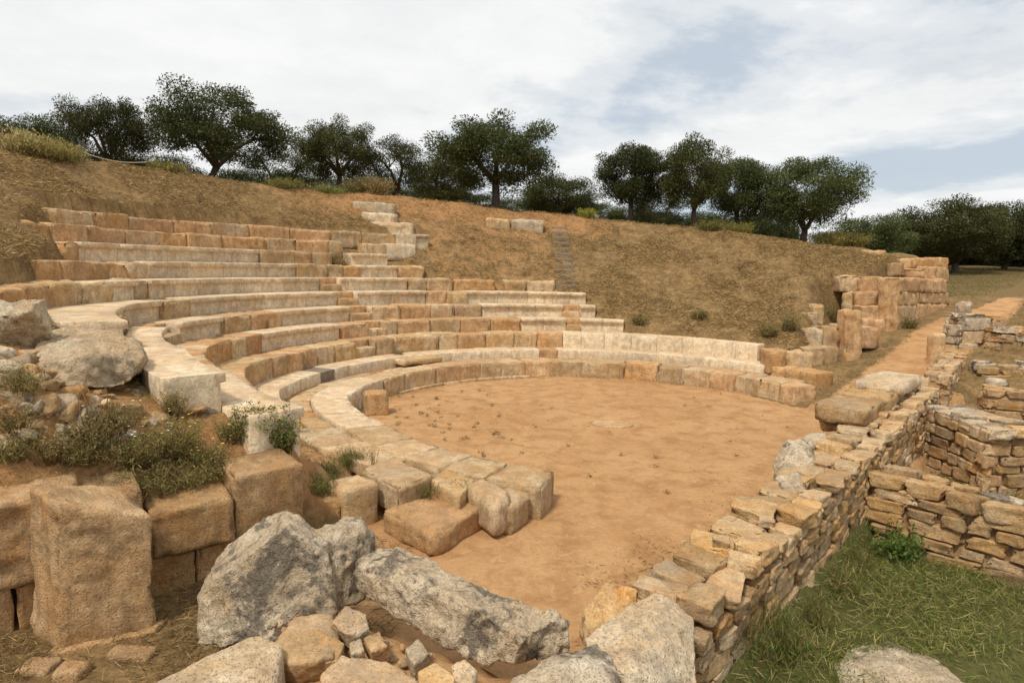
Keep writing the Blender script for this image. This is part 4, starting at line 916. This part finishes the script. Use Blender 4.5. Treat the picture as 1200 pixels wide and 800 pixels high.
for i, (px, pb, pt, hw, Yd, v, lab) in enumerate(TREES):
    if pb == 999:
        pb = float(project(np.array([*(atY(px, 300, Yd)[:2]), tz(*atY(px, 300, Yd)[:2])]))[1])
    A = atY(px, pb, Yd); Bt = atY(px, pt, Yd); gz = min(A[2], tz(A[0], A[1]) + .05) if i < 15 else A[2]
    gz = min(gz, tz(A[0], A[1])); hgt = Bt[2] - gz
    wd = 2 * hw / F * Yd * (1.16 if i < 15 else 1.3)
    bush = i >= NT; T = empty('bush' if bush else 'olive_tree', (A[0], A[1], gz - ((.9 if px > 1000 else .3) if bush else 0)), lab, 'bush' if bush else 'tree', 'undergrowth behind the olives' if bush else 'olive trees along the crest')
    tm, cm = variants[v]; wv = {0: 1.15, 1: 1.0, 2: 1.25, 3: .95, 4: 1.3, 5: 1.1, 6: 1.05}[v]
    T.rotation_euler = (0, 0, (i * 2.1) % 6.28 if v != 2 else 0); sxy = wd / wv * .98; T.scale = (sxy, sxy, hgt * .99)
    obj('trunk', tm, None, T); obj('crown', cm, None, T)

# ------------------------------------------------------------------ shrubs, weeds, grass
def plant(name, base, n_stem, height, spread_, n_leaf, cols, leafL, label, cat, group=None, flowers=0, fcol=(.75, .55, .08), upright=.6, leafw=.3, stemr=.004):
    rs = np.random.default_rng(S()); T = empty(name, base, label, cat, group); TV = []; TF = []; P = []; D = []
    for _ in range(n_stem):
        a = rs.uniform(0, 6.28); sp_ = spread_ * rs.random() ** .7; h = height * rs.uniform(.5, 1.05)
        e = np.array([math.cos(a) * sp_, math.sin(a) * sp_, h]); o0 = np.array([math.cos(a), math.sin(a), 0]) * sp_ * .35; mid = o0 + (e - o0) * .5 + rs.normal(size=3) * height * .06 + [0, 0, h * .12]
        V, Fc = tube([o0 - [0, 0, .03], mid, e], [stemr, stemr * .8, stemr * .4], 4); k_ = len(TV); TV.extend(V); TF.extend([tuple(i + k_ for i in f) for f in Fc])
        m_ = max(2, n_leaf // n_stem); t_ = rs.uniform(.15, 1, m_)[:, None]; q = (1 - t_) ** 2 * o0 + 2 * t_ * (1 - t_) * mid + t_ ** 2 * e
        P.append(q + rs.normal(size=(m_, 3)) * leafL * .7); dd = rs.normal(size=(m_, 3)); dd[:, 2] = np.abs(dd[:, 2]) * upright + .1; D.append(dd)
    P = np.concatenate(P); D = np.concatenate(D); n = len(P); cols = np.array(cols); cc = cols[rs.integers(0, len(cols), n)] * rs.uniform(.7, 1.3, (n, 1))
    L = rs.uniform(.6, 1.3, n) * leafL; me = leaf_mesh('foliage', P, D, L, L * leafw, cc); me.materials.append(M['leaf']); obj('foliage', me, None, T)
    tm = mesh_from('stems', np.array(TV), TF); obj('stems', tm, M['stem'], T)
    for _ in range(flowers):
        a = rs.uniform(0, 6.28); sp_ = spread_ * rs.random() ** .5; q = np.array([math.cos(a) * sp_, math.sin(a) * sp_, height * rs.uniform(.75, 1.15)])
        nn = 8; r0 = rs.uniform(.012, .018); V = [tuple(q + [0, 0, -.004])] + [tuple(q + [math.cos(j / nn * 6.283) * r0 * (1 if j % 2 else .6), math.sin(j / nn * 6.283) * r0 * (1 if j % 2 else .6), .003]) for j in range(nn)]
        fm = mesh_from('flower', np.array(V), [(0, 1 + j, 1 + (j + 1) % nn) for j in range(nn)]); obj('flower', fm, flower_m if fcol[2] < .4 else flower_w, T)
    return T
flower_m = plain('yellow_petal', (.75, .52, .06), (.8, .62, .12), 30); flower_w = plain('white_petal', (.75, .72, .62), (.8, .78, .7), 30)
OL = [(.13, .135, .03), (.19, .175, .05), (.26, .21, .07), (.095, .10, .028)]
DRYC = [(.27, .185, .08), (.36, .26, .12), (.18, .135, .055), (.14, .125, .042)]
GR = [(.10, .16, .03), (.14, .20, .045), (.075, .11, .025)]
def on_bank(px, py):
    for z in np.linspace(2.6, .1, 120):
        q = at(px, py, z)
        if tz(q[0], q[1]) >= z - .005: return (q[0], q[1], tz(q[0], q[1]))
    q = at(px, py, 0); return (q[0], q[1], tz(q[0], q[1]))
WB = [(.21, .20, .05), (.28, .24, .075), (.36, .28, .11), (.14, .145, .038)]
for px, py, h, sp_, nl, c_, fl, fc, lab in ((105, 538, .38, .34, 4200, WB + DRYC, 0, None, 'straggling brown-green weed bush above the upright block'), (160, 552, .36, .34, 4600, WB, 10, (.7, .68, .5), 'green weed bush with white flowers on the bank'),
        (205, 540, .40, .34, 5000, WB + [(.34, .30, .07)], 14, (.75, .5, .08), 'yellow-green weed bush with yellow daisies beside big wall block'), (246, 552, .30, .26, 3200, WB + [(.33, .30, .08)], 8, (.75, .5, .08), 'low yellowish weed at the corner of wall blocks'),
        (55, 545, .28, .30, 2600, DRYC + WB, 0, None, 'dry low weed beside the top left wall block'), (135, 520, .34, .30, 3400, WB + DRYC, 6, (.7, .68, .5), 'grey-green weed bush behind the straggling one on the rubble'), (190, 566, .22, .26, 2600, DRYC + WB[:2], 0, None, 'dry grassy weed on top edge of the retaining wall'), (20, 520, .24, .26, 1800, DRYC + WB, 0, None, 'brown weed among the stones of the rubble bank'), (270, 520, .26, .22, 1800, WB + GR, 3, (.75, .5, .08), 'green weed at the foot of the fifth row end')):
    plant('weed_bush', on_bank(px, py), int(36 + nl / 80), h, sp_, int(nl * .62), c_, .026, lab, 'weed', flowers=fl, fcol=fc or (.7, .5, .1), upright=.8)
for a_, e_, h, lab in ((-.95, .55, .22, 'brown grass tuft on top of the far left wall block'), (-.55, .58, .20, 'dry grass tuft behind the upright block'), (-.15, .42, .24, 'olive-green tuft on the wall top by the upright block'), (.15, .42, .20, 'dry tuft behind the wide wall block'), (.42, .44, .22, 'green-brown tuft behind middle of the wide wall block'), (.66, .46, .20, 'yellowish tuft in the angle of the two top wall blocks'), (.0, .66, .26, 'bushy tuft on the bank above wide wall block'), (-.4, .66, .26, 'bushy tuft on the bank above the upright block'), (-.85, .9, .24, 'bushy brown tuft above the far left wall block'), (.4, .68, .24, 'bushy yellow-green tuft on the bank centre')):
    q = wl(a_, e_); plant('grass_tuft', (q[0], q[1], max(tz(q[0], q[1]) - .02, .74)), 70, h, .26, 1700, DRYC + WB, .05, lab, 'grass tuft', leafw=.13, upright=1.4, stemr=.0015)
plant('dead_weed', on_bank(112, 520), 9, .62, .16, 60, [(.16, .07, .03), (.12, .06, .03)], .02, 'bare reddish dead weed stalk on the rubble bank', 'weed', stemr=.006)
plant('leafy_weed', on_bank(292, 520), 40, .40, .20, 1900, GR + OL + WB, .036, 'bushy green weed in front of the fourth row end', 'weed', flowers=3, leafw=.4)
plant('leafy_weed', on_bank(336, 530), 34, .36, .18, 1500, GR + OL, .036, 'spreading green weed right of the fourth row end', 'weed', flowers=2, leafw=.4)
plant('weed_bush', on_bank(205, 492), 40, .26, .22, 1700, WB + DRYC, .026, 'yellowish weed at the foot of the fifth row end', 'weed', flowers=8)
plant('leafy_weed', on_bank(318, 524), 34, .42, .22, 1900, GR + OL, .036, 'green leafy weed growing at the end of the fourth row', 'weed', flowers=4, leafw=.45)
plant('leafy_weed', on_bank(345, 512), 12, .40, .10, 600, GR, .04, 'taller dark green leafy sprig by the low paving', 'weed', flowers=1, leafw=.5)
plant('grass_tuft', on_bank(300, 520), 40, .30, .20, 500, GR + [(.22, .24, .06)], .07, 'long grass tuft between leafy weed and bank', 'grass tuft', leafw=.08, upright=3)
for px, py, lab in ((385, 560, 'thick grass tuft growing behind the low worn blocks'), (410, 545, 'grass tuft between squared slab and bank'), (372, 580, 'drier grass tuft behind the shorter low block')):
    plant('grass_tuft', on_bank(px, py), 60, .20, .24, 1800, OL + GR + DRYC, .07, lab, 'grass tuft', leafw=.07, upright=2.2, stemr=.0015)
plant('grass_tuft', tuple(at(438, 545, .43)), 14, .34, .12, 60, [(.30, .24, .10)], .03, 'thin tall dry grass stalks on the flat pale slab', 'grass tuft', stemr=.002)
plant('grass_tuft', tuple(at(500, 582, .3)), 26, .16, .16, 300, GR + OL, .05, 'green weeds in the joint above broad low slab', 'grass tuft', leafw=.12, upright=2, stemr=.0015)
plant('grass_tuft', tuple(at(545, 578, .32)), 26, .14, .16, 300, GR + OL, .05, 'green weeds beside the rounded worn block', 'grass tuft', leafw=.12, upright=2, stemr=.0015)
plant('grass_tuft', tuple(at(418, 500, .02)), 20, .24, .14, 260, OL + DRYC, .05, 'dry weeds at the foot of the short dark block', 'grass tuft', leafw=.1, upright=2, stemr=.0015)
plant('grass_tuft', tuple(at(140, 396, 1.9)), 26, .18, .16, 500, GR + OL, .03, 'bright green weed on the sixth seat row tread', 'grass tuft', flowers=5)
plant('seat_shrub', tuple(rowpt(11.55, np.array(th_of(9, 400)), 2.75)), 60, .62, .45, 2600, DRYC, .05, 'round grey-brown dry shrub growing in the ninth seat row', 'shrub')
plant('seat_shrub', tuple(rowpt(7.0, np.array(th_of(2, 478)), .55)), 26, .18, .22, 500, DRYC, .04, 'dead weed clump beside the loose gutter slab', 'shrub')
for px, py, Yd, h, sp_, c_, lab in ((440, 232, 28, .85, .8, DRYC[:2] + [(.2, .17, .04)], 'reddish dry shrub under the sparse olive'), (415, 230, 28.5, .7, .7, DRYC + OL, 'green-brown shrub beside the reddish dry shrub'), (690, 258, 29, .45, .5, [(.28, .27, .05)], 'low yellow-green shrub on the bare crest'),
   (870, 268, 28, .5, .9, [(.22, .2, .05)], 'yellowish grass clump under crowded olives'), (985, 286, 26, .6, .9, [(.30, .25, .06), (.2, .17, .05)], 'yellow dry shrub on the crest above the wall'), (1015, 291, 25, .55, .7, [(.30, .25, .06), (.2, .17, .05)], 'yellow shrub right above the parodos wall'),
   (840, 266, 29, .5, .9, [(.2, .17, .05), (.12, .12, .03)], 'low weedy shrub under the tall olive'), (30, 185, 23, .75, .9, [(.42, .34, .12), (.3, .26, .08)], 'tall pale yellow grass clump on the crest'), (62, 188, 23.5, .6, .7, [(.36, .30, .10), (.3, .26, .08)], 'pale yellow grass clump next to rope fence'), (8, 182, 22, .8, .7, [(.45, .37, .16)], 'straw-coloured tall grass on the crest edge'),
   (330, 217, 27, .4, .9, [(.16, .17, .04), (.25, .2, .06)], 'green weeds on crest under the thin olive'), (380, 222, 27.5, .35, .8, [(.2, .2, .05)], 'low green weeds on crest under the ragged olive'), (190, 203, 24.5, .35, .7, [(.28, .24, .07), (.15, .15, .04)], 'low weeds at the foot of the rope post')):
    Ys = np.linspace(12, 34, 300); Pr = np.array([atY(px, 200, y_) for y_ in Ys]); Pz = terrain(Pr[:, 0], Pr[:, 1]); yy = project(np.c_[Pr[:, :2], Pz])[1]; j = int(yy.argmin())
    A = np.array([Pr[j, 0], Pr[j, 1] + .4, Pz[j]]); gz = tz(A[0], A[1]); plant('crest_shrub', (A[0], A[1], gz - .03), 70, h * A[1] / Yd, sp_, 3000, c_, .10, lab, 'shrub', leafw=.22, upright=1.6, stemr=.006)
for px, py, h, lab in ((820, 375, .3, 'dull green weed low on the dry slope'), (750, 380, .3, 'green weed patch at the end of fourth row'), (900, 396, .45, 'weed growing behind the end of third row'), (925, 388, .5, 'dark weed beside the low pale wall'), (975, 380, .6, 'leafy weed between stones of the side wall'), (1018, 378, .5, 'weed growing behind the ochre pillar'), (1065, 385, .4, 'weed at the foot of parodos wall')):
    z = 1.5
    best = None
    for Yd in np.arange(14, 26, .1):
        q = atY(px, py, Yd)
        if tz(q[0], q[1]) >= q[2]: best = q; break
    if best is None: best = atY(px, py, 19)
    plant('slope_weed', (best[0], best[1], tz(best[0], best[1]) - .02), 36, h, .35, 1300, OL + DRYC, .06, lab, 'weed', upright=1.2)
plant('wall_weed', tuple(at(865, 790, -.32)), 50, .75, .35, 2200, GR + OL + DRYC[:1], .10, 'tall weeds growing against the near foot of stage wall', 'weed', leafw=.07, upright=3, stemr=.002)
plant('wall_weed', tuple(at(905, 770, -.32)), 40, .5, .3, 1500, GR + OL, .10, 'grassy weeds beside the tall weeds at stage wall foot', 'weed', leafw=.08, upright=3, stemr=.002)
for s_, h, lab in ((1.6, .3, 'grass tuft at stage wall foot beside grassy weeds'), (2.3, .22, 'short tuft against the middle foot of stage wall'), (3.1, .26, 'tuft against stage wall foot opposite the long boulder'), (3.9, .2, 'low tuft near the corner of both walls')):
    q = swp(s_, -.14); plant('wall_weed', (q[0], q[1], -.32), 40, h, .22, 900, GR + OL + DRYC, .09, lab, 'weed', leafw=.08, upright=3, stemr=.002)
plant('wall_weed', tuple(at(1050, 655, -.32)), 36, .35, .3, 1300, GR, .07, 'green leafy weeds in the corner of cross wall', 'weed', leafw=.3, upright=1.2)

# blades scattered over the ground: straw on the hill, cut grass in the room, litter
def scatter(name, n, xr, yr, keep, length, width, cols, lift, flat, label, cat=None):
    x = rng.uniform(*xr, n); y = rng.uniform(*yr, n); z = terrain(x, y); pk = keep(x, y, z); m_ = rng.random(n) < pk
    x, y, z = x[m_], y[m_], z[m_]; n = len(x); D = rng.normal(size=(n, 3)); D[:, 2] = np.abs(D[:, 2]) * flat
    cols = np.array(cols); cc = cols[rng.integers(0, len(cols), n)] * rng.uniform(.65, 1.35, (n, 1)); L = rng.uniform(*length, n)
    me = leaf_mesh(name, np.c_[x, y, z + lift * rng.random(n) + .004], D, L, np.full(n, 1.) * rng.uniform(*width, n), cc); me.materials.append(M['straw'])
    return tag(obj(name, me, None), label, cat, kind='stuff')
def polar_(x, y):
    dx, dy = x - C[0], y - C[1]; th = np.degrees(np.arctan2(dy, dx)); return np.hypot(dx, dy), np.where(th < -60, th + 360, th)
def keep_hill(x, y, z):
    R, th = polar_(x, y); Re = R / shrink(th, R); lo = np.interp(Re, ROW_LIM[:, 0], ROW_LIM[:, 1]); hi = np.interp(Re, ROW_LIM[:, 0], ROW_LIM[:, 2])
    rows_ = (th > lo - .3) & (th < hi - .9) & (Re < 13.45); ok = (Re > 7.6) & (th > np.interp(R, [8, 10, 12.3, 13.8, 14.6, 18, 20.5, 22.5, 26, 40], [38, 40.5, 44.5, 45.5, 43, 42.3, 42.2, 50, 66, 84])) & ~rows_ & (Re < 19)
    d_, g_, b_ = zones(x, y, z); a = (x - WL0[0]) * WLD[0] + (y - WL0[1]) * WLD[1]; e = (x - WL0[0]) * WLN[0] + (y - WL0[1]) * WLN[1]
    ok &= ~((z < 2.15) & (th > 186))
    pat = .45 + 1.9 * fbm2(x, y, .8, 21, 4)
    return ok * np.clip(pat + .35, .22, 1) * np.clip(1.15 - b_ * 1.2, .10, 1)
STRAW = [(.44, .29, .12), (.30, .185, .075), (.58, .42, .20), (.20, .12, .048), (.12, .075, .032), (.25, .19, .07)]
scatter('dry_grass', 560000, (-17, 20), (7, 31), keep_hill, (.07, .25), (.008, .018), STRAW, .07, .35, 'mown dry brown grass covering the hill slopes', 'dry grass')
def keep_room(x, y, z):
    n = (x - SW0[0]) * SWN[0] + (y - SW0[1]) * SWN[1]; s = (x - SW0[0]) * SWD[0] + (y - SW0[1]) * SWD[1]
    return (n < -.05) * (s > .2) * (s < 9) * np.where(s < 4.9, 1, .5) * np.clip(.75 + fbm2(x, y, 1.2, 31, 3), .15, 1)
scatter('cut_grass', 250000, (1.2, 10), (3.4, 12), keep_room, (.06, .20), (.004, .008), [(.15, .19, .04), (.22, .24, .06), (.36, .31, .12), (.11, .15, .03), (.42, .34, .15), (.08, .11, .022), (.18, .17, .05)], .10, .9, 'cut green and straw grass filling the room behind stage wall', 'grass')
def keep_left(x, y, z):
    a = (x - WL0[0]) * WLD[0] + (y - WL0[1]) * WLD[1]; e = (x - WL0[0]) * WLN[0] + (y - WL0[1]) * WLN[1]
    return (e < .05) * (x < -.9) * sstep(2.6, 1.4, a) * (z < .2) * np.clip(.7 + fbm2(x, y, 1.5, 41, 3), .15, 1)
scatter('ground_litter', 80000, (-6, -.5), (3, 8), keep_left, (.05, .18), (.003, .007), [(.30, .20, .085), (.18, .115, .05), (.11, .09, .035), (.42, .30, .14)], .04, .3, 'dry grass litter around the upright block', 'dry grass')
def keep_orch(x, y, z):
    R, th = polar_(x, y); n = (x - SW0[0]) * SWN[0] + (y - SW0[1]) * SWN[1]
    edge_ = sstep(4.75, 5.1, R) * (R < 5.35) * (th > 10) * (th < 200)
    wall_ = sstep(2.0, .8, n) * (n > .6) * (R < 9) * np.clip(.3 + 2.2 * fbm2(x, y, .8, 52, 3), 0, 1)
    gut = (R > 5.85) * (R < 6.5) * (th > 100) * (th < 232) * .5
    return np.clip(edge_ * np.clip(.4 + 1.5 * fbm2(x, y, 1.3, 51, 3), 0, 1) + wall_ + gut, 0, 1)
scatter('edge_litter', 150000, (-6, 8.5), (4.5, 19), keep_orch, (.03, .11), (.004, .008), [(.22, .16, .06), (.13, .10, .04), (.10, .105, .03), (.30, .22, .1)], .025, .4, 'thin dry weeds along the kerb and stage wall', 'dry grass')
def keep_far(x, y, z):
    wq = .666 * x + .746 * y; cr_ = -.746 * x + .666 * y; n = (x - SW0[0]) * SWN[0] + (y - SW0[1]) * SWN[1]
    R, th = polar_(x, y)
    return ((th < 36) | ((R > 21.5) & (th < 60))) * (R > 6.5) * (np.abs(cr_ - 3.4 + (wq - 15) * .06) > .75) * (wq > 13) * .8
scatter('path_grass', 190000, (6, 44), (10, 52), keep_far, (.07, .24), (.006, .014), [(.14, .14, .035), (.26, .20, .075), (.11, .11, .03), (.36, .26, .12), (.2, .14, .06)], .08, .8, 'rough grass either side of the earth path', 'grass')
def keep_bank(x, y, z):
    R, th = polar_(x, y); e = (x - WL0[0]) * WLN[0] + (y - WL0[1]) * WLN[1]
    return (th > 186) * (th < 262) * (e > .3) * (z > .3) * (z < 2.3) * np.clip(.45 + 1.2 * fbm2(x, y, 1.4, 61, 3), .05, 1)
scatter('bank_litter', 60000, (-8, -1.2), (4.5, 10), keep_bank, (.03, .13), (.003, .007), [(.30, .21, .09), (.2, .15, .06), (.15, .14, .045), (.38, .28, .13)], .06, .7, 'dry grass and litter on the red bank above retaining wall', 'dry grass')
n = 2600; x = rng.uniform(-3, 8, n); y = rng.uniform(4.6, 17, n); R, th = polar_(x, y); nn = (x - SW0[0]) * SWN[0] + (y - SW0[1]) * SWN[1]; k_ = (R < 8.2) & (nn > .8) & ((R < 5) | (th < 10) | (th > 255)) & (rng.random(n) < np.clip(.25 + fbm2(x, y, .6, 71, 3) + sstep(3.5, 1, nn) * .6, .04, 1))
x, y = x[k_], y[k_]; n = len(x); r0 = rng.uniform(.006, .02, n) * np.where(rng.random(n) < .08, 1.8, 1)
oc = np.array([(1, 0, 0), (0, 1, 0), (-1, 0, 0), (0, -1, 0), (0, 0, 1), (0, 0, -.5)], float); of = [(0, 1, 4), (1, 2, 4), (2, 3, 4), (3, 0, 4), (1, 0, 5), (2, 1, 5), (3, 2, 5), (0, 3, 5)]
V = (oc[None] * rng.uniform(.6, 1.2, (n, 6, 1)) * r0[:, None, None] * [1, 1, .7] + np.c_[x, y, terrain(x, y) + r0 * .2][:, None]).reshape(-1, 3); Fc = (np.array(of)[None] + (np.arange(n) * 6)[:, None, None]).reshape(-1, 3)
tag(obj('gravel', mesh_from('gravel', V, Fc, False), M['rubble']), 'scattered pebbles on the earth orchestra floor', 'gravel', kind='stuff')
# small weed tufts dotted over the orchestra
rs = random.Random(77)
for i in range(76):
    px, py = (rs.gauss(500, 52), rs.gauss(492, 20)) if i < 56 else (rs.uniform(540, 930), rs.uniform(455, 600))
    q = at(px, py, 0); R, th = polar_(q[0], q[1])
    if R > 4.9: continue
    big = i in (3, 9, 14, 20)
    plant('orchestra_weed', (q[0], q[1], -.004), 8 if big else 4, .05, .16 if big else rs.uniform(.03, .08), 150 if big else 36, [(.11, .10, .03), (.17, .12, .05), (.08, .065, .025)], .03, 'tiny flat weed tuft on the bare orchestra floor', 'weed', 'weed tufts dotted over the orchestra floor', upright=.3, stemr=.001)

rs = random.Random(91); n_ = 0
for i in range(400):
    px, py = rs.uniform(500, 1000), rs.uniform(262, 400)
    q = ground_hit(px, py, 14, 32); R, th = polar_(q[0], q[1])
    if not (9 < R < 16 and th > 47) or keep_hill(np.array([q[0]]), np.array([q[1]]), np.array([q[2]]))[0] < .05: continue
    plant('slope_tuft', (q[0], q[1], q[2] - .02), 9, rs.uniform(.10, .26), rs.uniform(.12, .3), 70, DRYC + [(.48, .35, .17)], .11, 'small dry tuft on the brown slope above the third row', 'weed', 'dry tufts dotted over the slope', upright=.7, leafw=.10, stemr=.003)
    n_ += 1
    if n_ > 90: break
# ------------------------------------------------------------------ rope fence on the crest
T = empty('rope_fence', tuple(atY(140, 197, 24)), 'rope strung between two dark wooden posts on the crest', 'fence')
tops = []
for px, pt, pb, Yd in ((94, 166, 196, 23.5), (184, 184, 208, 24.3)):
    A = atY(px, pt, Yd); B = atY(px, pb, Yd); V, Fc = tube([(A[0], A[1], B[2] - .2), (A[0], A[1], (A[2] + B[2]) / 2), tuple(A), (A[0], A[1], A[2] + .02)], [.055, .052, .05, .03], 8)
    put('post', np.array(V), Fc, M['bark'], T); tops.append(A)
tops[0] = atY(94, 177, 23.5); tops[1] = atY(184, 188, 24.3)
t_ = np.linspace(0, 1, 14)[:, None]; pts = tops[0] * (1 - t_) + tops[1] * t_; pts[:, 2] -= (.22 * 4 * t_ * (1 - t_))[:, 0]
V, Fc = tube(pts, [.018] * 14, 6); put('rope', np.array(V), Fc, M['rope'], T)
